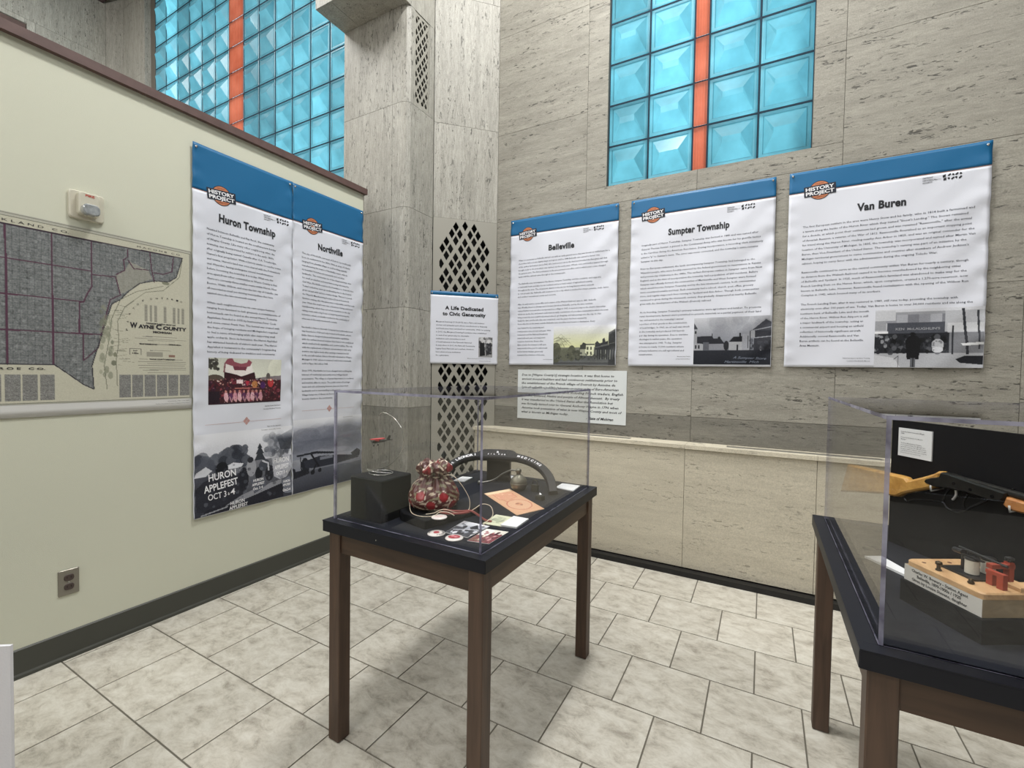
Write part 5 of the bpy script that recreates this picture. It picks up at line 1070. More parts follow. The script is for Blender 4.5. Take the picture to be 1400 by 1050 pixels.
# drawstring bag printed with apples
BC = Vector((-1.045, 1.308, 0.8203)); CS = (0.024, -0.046); NA, NZ = 160, 96
t = thing('drawstring_bag', BC, 'small gathered drawstring bag printed with red apples, tied with pale cord', 'bag')
prof = [(0.0, 0.050), (0.003, 0.066), (0.012, 0.080), (0.030, 0.090), (0.050, 0.090), (0.070, 0.081), (0.088, 0.068), (0.102, 0.055), (0.112, 0.046), (0.119, 0.043), (0.128, 0.048), (0.140, 0.057), (0.152, 0.058), (0.163, 0.050), (0.168, 0.038), (0.162, 0.024), (0.148, 0.012)]
pz = np.interp(np.linspace(0, len(prof) - 1, NZ), np.arange(len(prof)), [a[0] for a in prof]); pr = np.interp(np.linspace(0, len(prof) - 1, NZ), np.arange(len(prof)), [a[1] for a in prof])
V = []; Cc = np.zeros((NZ * NA, 3)); base = np.array((82, 42, 40)) / 255
ap = [(rng.uniform(0, 2 * math.pi), z_) for z_ in ()]
ap = []
for row, (zz, off) in enumerate(((0.026, 0.0), (0.060, 0.5), (0.145, 0.15))):
    for k in range(6 if row < 2 else 4): ap.append(((k + off) * 2 * math.pi / (6 if row < 2 else 4) + rng.uniform(-0.1, 0.1), zz + rng.uniform(-0.005, 0.005)))
for j in range(NZ):
    f_ = math.exp(-((pz[j] - 0.118) / 0.04) ** 2)
    for i in range(NA):
        a = 2 * math.pi * i / NA; r = pr[j] * (1 + 0.15 * f_ * math.sin(15 * a + 0.6 * math.sin(3 * a)) + 0.05 * f_ * math.sin(29 * a) + (0.05 * math.sin(4 * a + pz[j] * 40) if pz[j] > 0.125 else 0.025 * math.sin(3 * a + 1)))
        z = pz[j] + (0.006 * math.sin(5 * a) + 0.004 * math.sin(9 * a)) * (1 if j > NZ * 0.7 else 0) * (0.5 + 0.5 * (pz[j] > 0.13))
        V.append((BC.x + r * math.cos(a) * 1.02, BC.y + r * math.sin(a), BC.z + z))
        c = base.copy(); best = 9
        n1 = math.sin(a * 4 + 2.5 * math.sin(pz[j] * 95 + a) + 1) * math.sin(pz[j] * 150 + 2.2 * math.sin(3 * a) + a * 2)
        if n1 > 0.62: c = np.array((196, 180, 158)) / 255
        elif n1 < -0.62: c = np.array((126, 120, 96)) / 255
        for (aa, zz) in ap:
            da = (a - aa + math.pi) % (2 * math.pi) - math.pi; dx = da * max(pr[j], 0.03); dz = pz[j] - zz; d = math.hypot(dx, dz * 1.05)
            if d < 0.0175: c = np.array((150, 44, 50)) / 255 * (1.0 if d < 0.015 else 0.75)
            elif d < 0.0215 and math.sin(da * 40 + dz * 300) > -0.5 and n1 > -0.4: c = np.array((222, 208, 190)) / 255
        Cc[j * NA + i] = c ** 2.2
F = [(j * NA + i, j * NA + (i + 1) % NA, (j + 1) * NA + (i + 1) % NA, (j + 1) * NA + i) for j in range(NZ - 1) for i in range(NA)] + [tuple(range(NA - 1, -1, -1)), tuple((NZ - 1) * NA + i for i in range(NA))]
mb = MB(); mb.add(V, F); mb.build('bag_body', mat('satin_print', attr='paint', rough=0.38, spec=0.6), t, smooth=True, vcol=Cc)
CORD = mat('cream_cord', rgb(214, 200, 178), 0.5); CORD_R = mat('red_brown_cord', rgb(140, 66, 60), 0.6)
mb = MB(); mb.tube([(BC.x + 0.0385 * math.cos(a) * 1.05, BC.y + 0.0385 * math.sin(a) * 1.05, BC.z + 0.119 + 0.002 * math.sin(3 * a)) for a in np.linspace(0, 2 * math.pi, 36, endpoint=False)], 0.0018, 7, closed=True); kc = len(mb.v)
mb.tube(smooth([(-1.03, 1.345, 0.940), (-0.995, 1.36, 0.946), (-0.972, 1.37, 0.926), (-0.955, 1.385, 0.895), (-0.938, 1.392, 0.860), (-0.932, 1.385, 0.832), (-0.930, 1.37, 0.824)]), 0.0013, 6)
mb.tube(smooth([(-1.085, 1.326, 0.936), (-1.118, 1.305, 0.915), (-1.128, 1.291, 0.880), (-1.116, 1.276, 0.848), (-1.085, 1.252, 0.8235), (-1.03, 1.24, 0.8225), (-0.995, 1.262, 0.824), (-0.985, 1.28, 0.834), (-0.965, 1.30, 0.832), (-0.94, 1.305, 0.823)]), 0.0014, 6)
mb.tube(smooth([(-1.03, 1.262, 0.824), (-1.005, 1.275, 0.829), (-0.99, 1.29, 0.838), (-0.968, 1.30, 0.840), (-0.95, 1.33, 0.825), (-0.925, 1.36, 0.8235), (-0.912, 1.385, 0.830), (-0.898, 1.415, 0.842), (-0.868, 1.425, 0.836), (-0.850, 1.41, 0.810), (-0.858, 1.37, 0.792), (-0.845, 1.345, 0.7915)]), 0.0013, 6)
mb.v = mb.v[:kc] + [(a + CS[0], b + CS[1], c) for a, b, c in mb.v[kc:]]
mb.build('drawstring', CORD, t, smooth=True)
mb = MB(); mb.tube(smooth([(-0.995, 1.32, 0.830), (-0.965, 1.325, 0.830), (-0.94, 1.35, 0.826), (-0.912, 1.365, 0.828), (-0.890, 1.38, 0.812), (-0.868, 1.39, 0.796), (-0.845, 1.395, 0.794)]), 0.0045, 8, rad=[0.008, 0.006, 0.0045, 0.0045, 0.004, 0.004, 0.0035] * 1 + [0.004] * 30)
mb.tube(smooth([(-1.0, 1.30, 0.827), (-0.97, 1.302, 0.826), (-0.945, 1.32, 0.825), (-0.925, 1.34, 0.825), (-0.918, 1.365, 0.824)]), 0.004, 8); mb.v = [(a + CS[0], b + CS[1], c) for a, b, c in mb.v]; mb.build('gathered_tail', CORD_R, t, smooth=True)

# badges
def badge(c, z, r, kind, label):
    t = thing('pin_badge', (c[0], c[1], z), label, 'badge', 'round pin badges')
    WB = mat('badge_white', rgb(226, 220, 216), 0.3, coat=0.4)
    mb = MB(); mb.lathe((c[0], c[1], z), [(r * 0.94, 0), (r, 0.0016), (r * 0.97, 0.0035), (r * 0.6, 0.0050), (r * 0.2, 0.0056), (0.0008, 0.0057)], 40); mb.build('badge_face', WB, t, smooth=True)
    top = Sheet((c[0], c[1], z + 0.0059), (1, 0, 0), (0, 0, 1), 0.1, 0.1); top.D = Vector((0, -1, 0))
    mb = MB(); ro = math.radians(28)
    def disc(rx, ry, ox, oy, mi, h=0): mb.add([(c[0] + ox + rx * math.cos(a) * math.cos(ro) - ry * math.sin(a) * math.sin(ro), c[1] + oy + rx * math.cos(a) * math.sin(ro) + ry * math.sin(a) * math.cos(ro), z + 0.0061 + h) for a in np.linspace(0, 2 * math.pi, 28, endpoint=False)], [tuple(range(28))], mi)
    if kind == 0:
        disc(r * 0.34, r * 0.34, 0, 0, 0)
        for i, ch in enumerate('HURON APPLEFEST'):
            if ch == ' ': continue
            an = math.radians(215 - i * 18.5); top.text(mb, ch, r * 0.70 * math.cos(an), -r * 0.70 * math.sin(an), r * 0.34, 0.03, align='c', h=0.0001, rot=an - math.pi / 2, mi=1)
    elif kind == 1:
        disc(r * 0.66, r * 0.50, 0, 0, 0); disc(r * 0.2, r * 0.25, -r * 0.25, 0.002, 2, 0.0003); disc(r * 0.2, r * 0.22, r * 0.2, 0.001, 2, 0.0003)
    else:
        top.text(mb, 'I LOVE', 0, 0.002, r * 0.30, 0.0, align='c', h=0.0001, rot=ro, mi=2); top.text(mb, 'APPLES', 0.004, 0.012, r * 0.30, 0.0, align='c', h=0.0001, rot=ro, mi=2)
    mb.build('badge_print', [mat('badge_red', rgb(172, 58, 72), 0.35), INK, mat('badge_pink', rgb(216, 140, 146), 0.4)], t); return t
badge((-0.915, 1.160), TZ, 0.029, 0, 'white round badge with ring of black lettering and red centre')
badge((-0.842, 1.158), TZ, 0.029, 1, 'white rimmed round badge with red and pink picture')
badge((-0.952, 1.222), 0.8202, 0.027, 2, 'pale round badge with faint print on the low black block')

# flat papers and pictures on the table
def card(name, quad, z, th, m, label, cat, group=None, face=None, shadow=0):
    """quad: four xy corners in order; face: optional Pic laid on top"""
    q = [Vector((a, b, 0)) for a, b in quad]; t = thing(name, (sum(p_.x for p_ in q) / 4, sum(p_.y for p_ in q) / 4, z), label, cat, group)
    area2 = sum(q[i].x * q[(i + 1) % 4].y - q[(i + 1) % 4].x * q[i].y for i in range(4)); qq = quad if area2 > 0 else quad[::-1]
    mb = MB(); mb.prism([tuple(a) for a in qq], z, z + th); mb.build('card', m, t)
    if face is not None:
        mb = MB(); nx, ny = face.nx, face.ny; V = []
        for j in range(ny):
            for i in range(nx):
                s_, r_ = 0.01 + 0.98 * i / (nx - 1), 0.01 + 0.98 * j / (ny - 1); p_ = (q[0] * (1 - s_) + q[1] * s_) * (1 - r_) + (q[3] * (1 - s_) + q[2] * s_) * r_; V.append((p_.x, p_.y, z + th + 0.0003))
        F = [(j * nx + i, (j + 1) * nx + i, (j + 1) * nx + i + 1, j * nx + i + 1) for j in range(ny - 1) for i in range(nx - 1)]
        if area2 > 0: F = [f[::-1] for f in F]
        mb.add(V, F); mb.build('printed_face', PRINT, t, vcol=face.lin().reshape(-1, 3))
    return t
PAPER = mat('white_card', rgb(224, 226, 228), 0.6); GLO = mat('photo_paper', rgb(220, 220, 218), 0.3)
p = Pic(70, 52, (190, 192, 198)); p.grad(0, 0.5, (222, 224, 230), (150, 152, 160)); p.rect(0, 0.45, 1, 1, (60, 62, 70)); p.blobs(46, 0.1, 0.2, 1, 1, 0.03, 0.09, [(20, 22, 28), (70, 72, 80), (160, 164, 174), (214, 216, 222), (40, 42, 50)], 0.85); p.poly([(0.5, 0.35), (0.62, 0.1), (0.8, 0.3), (0.75, 0.6)], (36, 38, 46)); p.line([(0.1, 0.7), (0.9, 0.4)], 0.012, (210, 212, 220)); p.noise(0.03)
card('photograph', [(-0.912, 1.312), (-0.805, 1.312), (-0.809, 1.184), (-0.899, 1.184)], TZ, 0.0008, GLO, 'black and white photograph lying between the badges and the pale green card', 'photograph', None, p)
p = Pic(60, 52, (220, 216, 206)); p.rect(0, 0.3, 1, 1, (120, 60, 66)); p.rect(0.0, 0.0, 0.45, 0.5, (228, 226, 220)); p.blobs(50, 0.2, 0.2, 1, 0.95, 0.03, 0.07, [(96, 34, 44), (150, 80, 88), (196, 150, 152), (60, 24, 36), (84, 40, 50)], 0.85); p.blobs(14, 0, 0.5, 0.45, 0.9, 0.03, 0.06, [(110, 104, 84), (216, 210, 190)], 0.8); p.noise(0.03)
card('photograph', [(-0.800, 1.283), (-0.722, 1.296), (-0.722, 1.172), (-0.794, 1.160)], TZ + 0.001, 0.0008, GLO, 'reddish colour photograph nearest the front corner of the case', 'photograph', None, p)
p = Pic(54, 44, (206, 208, 182)); p.blobs(22, 0.2, 0.2, 0.8, 0.7, 0.04, 0.10, [(176, 180, 156), (152, 158, 138)], 0.6); p.rect(0.25, 0.2, 0.75, 0.24, (150, 156, 132)); p.rect(0.2, 0.78, 0.8, 0.80, (150, 156, 132)); p.ell(0.5, 0.5, 0.18, 0.16, (168, 174, 150), 0.7)
card('greeting_card', [(-0.853, 1.433), (-0.786, 1.437), (-0.771, 1.330), (-0.842, 1.322)], TZ, 0.001, mat('pale_green_card', rgb(206, 208, 182), 0.6), 'pale green printed card with rounded design left of a white card', 'card', None, p)
p = Pic(50, 40, (228, 230, 232))
for i in range(6): p.rect(0.1, 0.15 + i * 0.11, 0.1 + 0.75 * (0.6 + 0.4 * ((i * 7) % 5) / 5), 0.17 + i * 0.11, (196, 198, 202))
card('label_card', [(-0.783, 1.441), (-0.722, 1.443), (-0.716, 1.340), (-0.776, 1.334)], TZ, 0.005, PAPER, 'white label card right beside the pale green card', 'label', None, p)
card('label_card', [(-0.824, 1.994), (-0.735, 1.998), (-0.728, 1.893), (-0.821, 1.903)], TZ, 0.004, PAPER, 'white label card at the back right corner of the case', 'label', None, p)
card('label_card', [(-1.303, 1.852), (-1.250, 1.866), (-1.236, 1.775), (-1.290, 1.762)], TZ, 0.004, PAPER, 'white label card left of the black stand, behind the bag', 'label')
card('label_card', [(-1.118, 1.998), (-1.074, 2.000), (-1.060, 1.956), (-1.104, 1.953)], TZ, 0.004, PAPER, 'small white label card behind the curved metal handle', 'label')
p = Pic(90, 60, (208, 164, 132)); p.rect(0, 0, 0.10, 1, (232, 206, 172)); p.ell(0.68, 0.52, 0.21, 0.40, (180, 100, 84)); p.ell(0.68, 0.52, 0.195, 0.37, (210, 168, 138)); p.ell(0.66, 0.52, 0.05, 0.12, (196, 140, 110)); p.ell(0.64, 0.50, 0.02, 0.06, (140, 92, 74)); p.ell(0.71, 0.56, 0.02, 0.05, (140, 92, 74))
for i in range(6): p.rect(0.14 + 0.04 * i, 0.15 + 0.02 * i, 0.165 + 0.04 * i, 0.82, (206, 140, 118), 0.7)
p.line([(0.13, 0.2), (0.38, 0.15), (0.44, 0.45), (0.38, 0.82), (0.16, 0.84)], 0.006, (186, 112, 94)); p.line([(0.38, 0.25), (0.52, 0.3)], 0.008, (180, 100, 84)); p.blobs(30, 0.12, 0.15, 0.42, 0.85, 0.01, 0.03, [(206, 146, 122), (232, 190, 160)], 0.6); p.rect(0.9, 0.3, 0.92, 0.8, (206, 150, 122), 0.6)
card('pamphlet', [(-1.045, 1.651), (-0.782, 1.464), (-0.729, 1.590), (-0.990, 1.778)], TZ, 0.0015, mat('orange_paper', rgb(210, 170, 136), 0.6), 'orange printed pamphlet lying in front of the curved black arch', 'pamphlet', None, p)

# curved black arch with white lettering on its stand
M0 = Vector((-1.012, 1.698, 0.803)); UH = Vector((0.234, 0.086, 0)); AA = Vector((-0.105, 0.178, 0.112))
NN = UH.cross(AA).normalized(); NN = NN if NN.y < 0 else -NN
def arch(tt):
    c, s_ = math.cos(math.pi * (1 - tt)), math.sin(math.pi * tt); sg_ = 1 if c > 0 else -1
    return M0 + UH * (sg_ * abs(c) ** 0.82) + AA * (max(s_, 0) ** 0.72)
t = thing('lettered_arch', (-1.02, 1.75, TZ), 'curved black arch with white lettering standing at the back of the case', 'arch')
BKM = mat('black_satin', rgb(18, 19, 27), 0.5, spec=0.3); mb = MB(); V = []; KS = 64
for i in range(KS + 1):
    tt = i / KS; P_ = arch(tt); T = (arch(min(1, tt + 0.01)) - arch(max(0, tt - 0.01))).normalized(); R_ = NN.cross(T).normalized()
    if R_.dot(AA) < 0: R_ = -R_
    bump = 0.5 * (1 - math.tanh((abs(tt - 0.5) - 0.082) / 0.012)); wo = 0.020 + 0.022 * bump; wi = 0.020 + 0.006 * bump; th = 0.011
    for (a, b) in ((wo, th * 0.5), (wo * 0.8, th), (-wi * 0.75, th), (-wi, th * 0.4), (-wi, -th), (wo, -th)): V.append(P_ + R_ * a + NN * b)
k = 6; F = [(i * k + j, i * k + (j + 1) % k, (i + 1) * k + (j + 1) % k, (i + 1) * k + j) for i in range(KS) for j in range(k)] + [tuple(range(k)), tuple(KS * k + j for j in range(k - 1, -1, -1))]
mz = min(v.z for v in V); V = [v + Vector((0, 0, TZ + 0.0005 - mz)) for v in V]; lift = TZ + 0.0005 - mz
mb.add(V, F); mb.build('arch_body', BKM, t)
def arch_text(mb, txt, t0, t1, off, size):
    n = len(txt)
    for i, ch in enumerate(txt):
        if ch == ' ': continue
        tt = t0 + (t1 - t0) * i / max(1, n - 1); P_ = arch(tt) + Vector((0, 0, lift)); T = (arch(tt + 0.01) - arch(tt - 0.01)).normalized(); R_ = NN.cross(T).normalized(); R_ = R_ if R_.dot(AA) > 0 else -R_
        Vt, Ft = text_geo(ch, 0.04); cx_ = (Vt[:, 0].min() + Vt[:, 0].max()) / 2
        mb.add([P_ + T * ((a - cx_) * size) + R_ * ((b - 0.35) * size + off) + NN * 0.0114 for a, b in Vt], Ft)
for a_ in (('St LEONORI', 0.165, 0.385, 0, 0.021), ('MEDICINE', 0.615, 0.79, 0, 0.018), ('SILVER', 0.465, 0.535, -0.002, 0.012), ('R', 0.502, 0.502, 0.014, 0.018)):
    mb = MB(); arch_text(mb, *a_); mb.build('lettering', WHITE_INK, t)
t2 = UH.normalized(); n2 = Vector((-t2.y, t2.x, 0)); c0 = Vector((-1.122, 1.905, 0))
mb = MB(); q = [c0 - t2 * 0.056 - n2 * 0.02, c0 + t2 * 0.056 - n2 * 0.02, c0 + t2 * 0.056 + n2 * 0.03, c0 - t2 * 0.056 + n2 * 0.03]; mb.prism([(a.x, a.y) for a in q], TZ, 0.900, inset=0.002)
tag(mb.build('display_block', BLK), 'upright black block supporting the middle of the lettered arch', 'riser')
PEW = mat('dull_pewter', rgb(112, 110, 98), 0.45, metal=0.6, var=0.3, vscale=40)
t = thing('round_flask', (-0.945, 1.785, TZ), 'small round dull metal flask with neck and long curved handle', 'flask')
fc = Vector((-0.947, 1.785, TZ)); mb = MB(); mb.lathe((fc.x, fc.y, fc.z), [(0.016, 0), (0.026, 0.003), (0.036, 0.018), (0.039, 0.032), (0.036, 0.046), (0.026, 0.060), (0.014, 0.069), (0.009, 0.072)], 32); mb.lathe((fc.x, fc.y, fc.z + 0.032), [(0.0388, -0.0025), (0.0402, 0), (0.0388, 0.0025)], 32); mb.build('flask_body', PEW, t, smooth=True)
mb = MB(); mb.lathe((fc.x - 0.002, fc.y, fc.z + 0.0715), [(0.010, 0), (0.011, 0.004), (0.008, 0.008), (0.013, 0.010), (0.014, 0.020), (0.009, 0.024), (0.004, 0.026)], 18); mb.build('neck', PEW, t, smooth=True)
mb = MB(); mb.tube(smooth([(fc.x - 0.010, fc.y + 0.004, TZ + 0.085), (fc.x - 0.045, fc.y + 0.01, TZ + 0.082), (fc.x - 0.09, fc.y + 0.012, TZ + 0.060), (fc.x - 0.13, fc.y + 0.005, TZ + 0.030), (fc.x - 0.175, fc.y - 0.005, TZ + 0.014), (fc.x - 0.20, fc.y - 0.008, TZ + 0.010)]), 0.004, 8, rad=None); mb.lathe((fc.x - 0.205, fc.y - 0.008, TZ), [(0.006, 0), (0.009, 0.004), (0.008, 0.014), (0.004, 0.018)], 12); mb.build('curved_handle', mat('worn_metal', rgb(132, 132, 128), 0.35, metal=0.8), t, smooth=True)
t = thing('padlock', (-0.873, 1.800, TZ), 'small dark padlock standing right of the round flask', 'padlock')
pl = Vector((-0.873, 1.800, TZ)); mb = MB(); mb.prism(rbox(pl.x - 0.017, pl.x + 0.017, pl.y - 0.007, pl.y + 0.007, 0, 0, 0.003), TZ, TZ + 0.032, inset=0.0015); mb.build('lock_body', mat('dark_iron', rgb(62, 64, 62), 0.5, metal=0.7), t)
mb = MB(); mb.tube([(pl.x - 0.011, pl.y, TZ + 0.030), (pl.x - 0.011, pl.y, TZ + 0.042)] + [(pl.x - 0.011 * math.cos(a), pl.y, TZ + 0.042 + 0.011 * math.sin(a)) for a in np.linspace(0.1, math.pi - 0.1, 12)] + [(pl.x + 0.011, pl.y, TZ + 0.042), (pl.x + 0.011, pl.y, TZ + 0.030)], 0.0025, 8); mb.build('shackle', MATS['dark_iron'], t, smooth=True)
t = thing('metal_token', (-0.800, 1.700, TZ), 'small dark metal object in front of the right end of the arch', 'trinket')
mb = MB(); mb.prism([(-0.818, 1.690), (-0.786, 1.682), (-0.780, 1.704), (-0.812, 1.713)], TZ, TZ + 0.020, inset=0.003); mb.build('body', MATS['dark_iron'], t)
mb = MB(); mb.lathe((-0.799, 1.697, TZ + 0.020), [(0.010, 0), (0.008, 0.004), (0.001, 0.009)], 4); mb.build('cap', PIN, t)

# ---------------------------------------------------------------- second table: board, rifle, plaque
KB = 0.94; P0 = Vector((0.392 * KB, 1.995 * KB, 0)); RR = Vector((0.54, -0.84, 0)).normalized(); NB = Vector((-0.84, -0.54, 0)).normalized()
def onb(s_, z, off=0.0): return P0 + RR * (s_ * KB) + NB * (off * KB) + Vector((0, 0, 1.32 + (z - 1.32) * KB))
BL = 0.66
mb = MB(); q = [onb(0, 0), onb(BL, 0), onb(BL, 0, -0.012), onb(0, 0, -0.012)]; v = [(a.x, a.y, TZ) for a in q] + [(a.x, a.y, 1.186) for a in q]
mb.add(v, [(0, 1, 5, 4), (1, 2, 6, 5), (2, 3, 7, 6), (3, 0, 4, 7), (4, 5, 6, 7), (3, 2, 1, 0)]); tag(mb.build('backing_board', mat('black_board', rgb(13, 14, 18), 0.7, spec=0.2)), 'upright black board behind the rifle in the right case', 'display board')
S = Sheet(onb(0.029, 1.153, 0.0045), RR, NB, 0.107, 0.0875)
t = thing('label_card', onb(0.086, 1.06, 0), 'white printed label card at the top left of the black board', 'label')
mb = MB(); V, F = S.grid(0, 0, 0.107, 0.0875, 4, 4, 0, 0.0038); mb.add(V, F); mb.build('card', PAPER, t)
mb = MB()
for i, (l, w) in enumerate((('Daisy Red Ryder lever action BB gun', 0.080), ('1940s', 0.012), ('', 0), ('Donated by the Belleville Area Museum', 0.075), ('Michigan', 0.018), ('', 0), ('The Daisy Manufacturing Company', 0.072), ('was founded in Plymouth, Michigan as a', 0.085), ('windmill company. The BB guns were', 0.088), ('first given away to farmers who bought', 0.088), ('a windmill from the Plymouth company', 0.090), ('and soon became its main product.', 0.070))):
    if l: S.text(mb, l, 0.0085, 0.0125 + i * 0.0059, 0.0049, 0.02 if i < 2 else 0.005, width=w * 0.94, h=0.0003)
mb.build('printed_text', mat('label_ink', rgb(96, 98, 104), 0.7), t)
# rifle, mounted on the board by small pegs
def plate(mb, pts, off0, off1, ch=0.0, mi=0):
    n = len(pts); ar = sum(pts[i][0] * pts[(i + 1) % n][1] - pts[(i + 1) % n][0] * pts[i][1] for i in range(n)); pp = pts if ar > 0 else pts[::-1]
    def ins(d):
        out = []
        for i in range(n):
            a, b, c = Vector(pp[i - 1]), Vector(pp[i]), Vector(pp[(i + 1) % n]); e1 = (b - a).normalized(); e2 = (c - b).normalized(); n1 = Vector((-e1.y, e1.x)); n2_ = Vector((-e2.y, e2.x)); m_ = (n1 + n2_); m_ = m_.normalized() if m_.length > 1e-6 else n1; k_ = max(0.5, m_.dot(n1)); out.append(b + m_ * (d / k_))
        return out
    rings = [(0.0, off0)] if not ch else [(ch, off0), (ch * 0.3, off0 + (off1 - off0) * 0.14), (0, off0 + (off1 - off0) * 0.32)]
    rings += [(0.0, off1)] if not ch else [(0, off0 + (off1 - off0) * 0.68), (ch * 0.3, off0 + (off1 - off0) * 0.86), (ch, off1)]
    V = []
    for d, o in rings: V += [onb(a[0], a[1], o) for a in ins(d)]
    m_ = len(rings); F = [tuple(range(n - 1, -1, -1)), tuple(range((m_ - 1) * n, m_ * n))] + [(j * n + i, j * n + (i + 1) % n, (j + 1) * n + (i + 1) % n, (j + 1) * n + i) for j in range(m_ - 1) for i in range(n)]
    mb.add(V, F, mi)
t = thing('air_rifle', onb(0.2, 0.98, 0.03), 'lever action air rifle with yellow wooden stock mounted on the black board', 'rifle')
STK = wood('yellow_stock_wood', rgb(176, 128, 62), rgb(208, 162, 88), 0, 0.3, 9); FRW = wood('forestock_wood', rgb(160, 104, 58), rgb(192, 138, 84), 0, 0.35, 9); GUNM = mat('gun_metal', rgb(52, 52, 50), 0.32, metal=0.7, var=0.25, vscale=30)
mb = MB(); plate(mb, [(-0.148, 0.992), (-0.178, 0.880), (-0.12, 0.893), (-0.05, 0.908), (0.0, 0.920), (0.045, 0.923), (0.060, 0.926), (0.084, 0.943), (0.134, 0.966), (0.177, 0.985), (0.196, 0.995), (0.196, 1.012), (0.202, 1.030), (0.207, 1.038), (0.200, 1.0415), (0.190, 1.040), (0.176, 1.029), (0.140, 1.010), (0.110, 0.996), (0.096, 0.990), (0.086, 0.998), (0.060, 0.9985), (0.018, 0.997), (-0.05, 0.996)], 0.006, 0.036, 0.007); mb.build('stock', STK, t)
mb = MB(); plate(mb, [(0.152, 1.000), (0.160, 0.994), (0.185, 0.990), (0.225, 0.996), (0.276, 0.998), (0.335, 0.992), (0.365, 0.998), (0.372, 1.008), (0.375, 1.024), (0.300, 1.031), (0.223, 1.041), (0.203, 1.040), (0.198, 1.026), (0.172, 1.017), (0.158, 1.010)], 0.004, 0.040, 0.004); mb.build('receiver', GUNM, t)
mb = MB(); mb.tube([onb(0.22, 1.033, 0.024), onb(0.56, 1.012, 0.024)], 0.0085, 14); plate(mb, [(0.375, 1.028), (0.377, 1.036), (0.381, 1.036), (0.381, 1.028)], 0.022, 0.026); mb.build('barrel', GUNM, t, smooth=False)
mb = MB(); plate(mb, [(0.364, 0.990), (0.372, 0.983), (0.389, 0.979), (0.47, 0.980), (0.520, 0.990), (0.522, 1.004), (0.44, 1.010), (0.372, 1.014)], 0.008, 0.038, 0.006); mb.build('forestock', FRW, t)
mb = MB(); mb.tube(smooth([onb(0.078, 0.925, 0.022), onb(0.088, 0.920, 0.022), onb(0.11, 0.930, 0.022), onb(0.135, 0.938, 0.022), onb(0.175, 0.945, 0.022), onb(0.200, 0.948, 0.022), onb(0.215, 0.935, 0.022), onb(0.240, 0.931, 0.022), onb(0.262, 0.942, 0.022), onb(0.285, 0.962, 0.022), onb(0.310, 0.982, 0.022), onb(0.325, 0.994, 0.022)]), 0.0035, 8)
mb.tube(smooth([onb(0.200, 0.948, 0.022), onb(0.205, 0.965, 0.022), onb(0.212, 0.985, 0.022), onb(0.222, 0.998, 0.022)]), 0.0028, 8); mb.tube(smooth([onb(0.262, 0.942, 0.022), onb(0.258, 0.965, 0.022), onb(0.268, 0.990, 0.022)]), 0.0028, 8); mb.build('lever', mat('dark_steel', rgb(46, 48, 52), 0.25, metal=0.9), t, smooth=True)
mb = MB(); mb.tube(smooth([onb(0.236, 0.994, 0.022), onb(0.237, 0.982, 0.022), onb(0.233, 0.971, 0.022), onb(0.228, 0.964, 0.022)]), 0.0032, 8); mb.build('trigger', mat('bright_steel', rgb(206, 206, 204), 0.3, metal=0.6), t, smooth=True)
for s_, za in ((0.181, 0.974), (0.388, 0.974)):
    mb = MB(); mb.tube([onb(s_, za + 0.010, 0.0), onb(s_, za + 0.004, 0.042), onb(s_, za + 0.020, 0.044)], 0.0024, 8); mb.build('mounting_peg', mat('clear_peg', rgb(180, 180, 176), 0.2), t, smooth=True)
for s_, zz in ((0.245, 1.016), (0.290, 1.010), (0.345, 1.006)):
    mb = MB(); mb.tube([onb(s_, zz, 0.040), onb(s_, zz, 0.0415)], 0.004, 12); mb.build('screw', MATS['dark_steel'], t)

# wooden plaque block with label and telegraph key
NC = Vector((0.395, 1.242, 0)); uu = Vector((-0.508, 0.861, 0)).normalized(); ww = Vector((0.865, 0.501, 0)).normalized(); ww = Vector((uu.y, -uu.x, 0))
def kw(a, b): p_ = NC + uu * a + ww * b; return (p_.x, p_.y)
mb = MB(); mb.prism([kw(-0.004, -0.004), kw(-0.004, 0.142), kw(0.180, 0.142), kw(0.180, -0.004)], TZ, 0.842, inset=0.002); tag(mb.build('display_block', BLK), 'black block under the wooden telegraph key plaque', 'riser')
t = thing('telegraph_plaque', (*kw(0.085, 0.06), 0.8425), 'wooden plaque with white printed label carrying an old telegraph key', 'plaque')
MB().prism([kw(0, 0), kw(0, 0.138), kw(0.174, 0.138), kw(0.174, 0)], 0.8425, 0.879).build('base_block', wood('pale_oak', rgb(138, 122, 96), rgb(164, 146, 116), 0, 0.5, 10), t)
mb = MB(); a = [kw(0, -0.0008), kw(0.174, -0.0008)]; mb.add([(*a[1], 0.8427), (*a[0], 0.8427), (*a[0], 0.8788), (*a[1], 0.8788), (*kw(0.174, 0), 0.8427), (*kw(0, 0), 0.8427), (*kw(0, 0), 0.8788), (*kw(0.174, 0), 0.8788)], [(0, 1, 2, 3), (7, 6, 5, 4), (0, 4, 5, 1), (1, 5, 6, 2), (2, 6, 7, 3), (3, 7, 4, 0)]); ls = mb.build('label_strip', mat('strip_white', rgb(200, 198, 192), 0.5), t)
Sp = Sheet((*kw(0.174, -0.0008), 0.8788), -uu, -ww, 0.174, 0.036); mb = MB()
for l, v_, w_ in (('Charles W. Bowery - Station Agent', 0.0105, 0.128), ('Belleville, 1899-1900s / 1920', 0.0205, 0.100), ('Given by Louise Stevens, daughter', 0.0305, 0.126)): Sp.text(mb, l, 0.083, v_, 0.0095, 0.025, width=w_, align='c', h=0.0004)
mb.build('printed_text', INK, ls)
TB = wood('maple_tablet', rgb(176, 138, 98), rgb(204, 168, 124), 1, 0.4, 10)
pts = []; r_ = 0.010
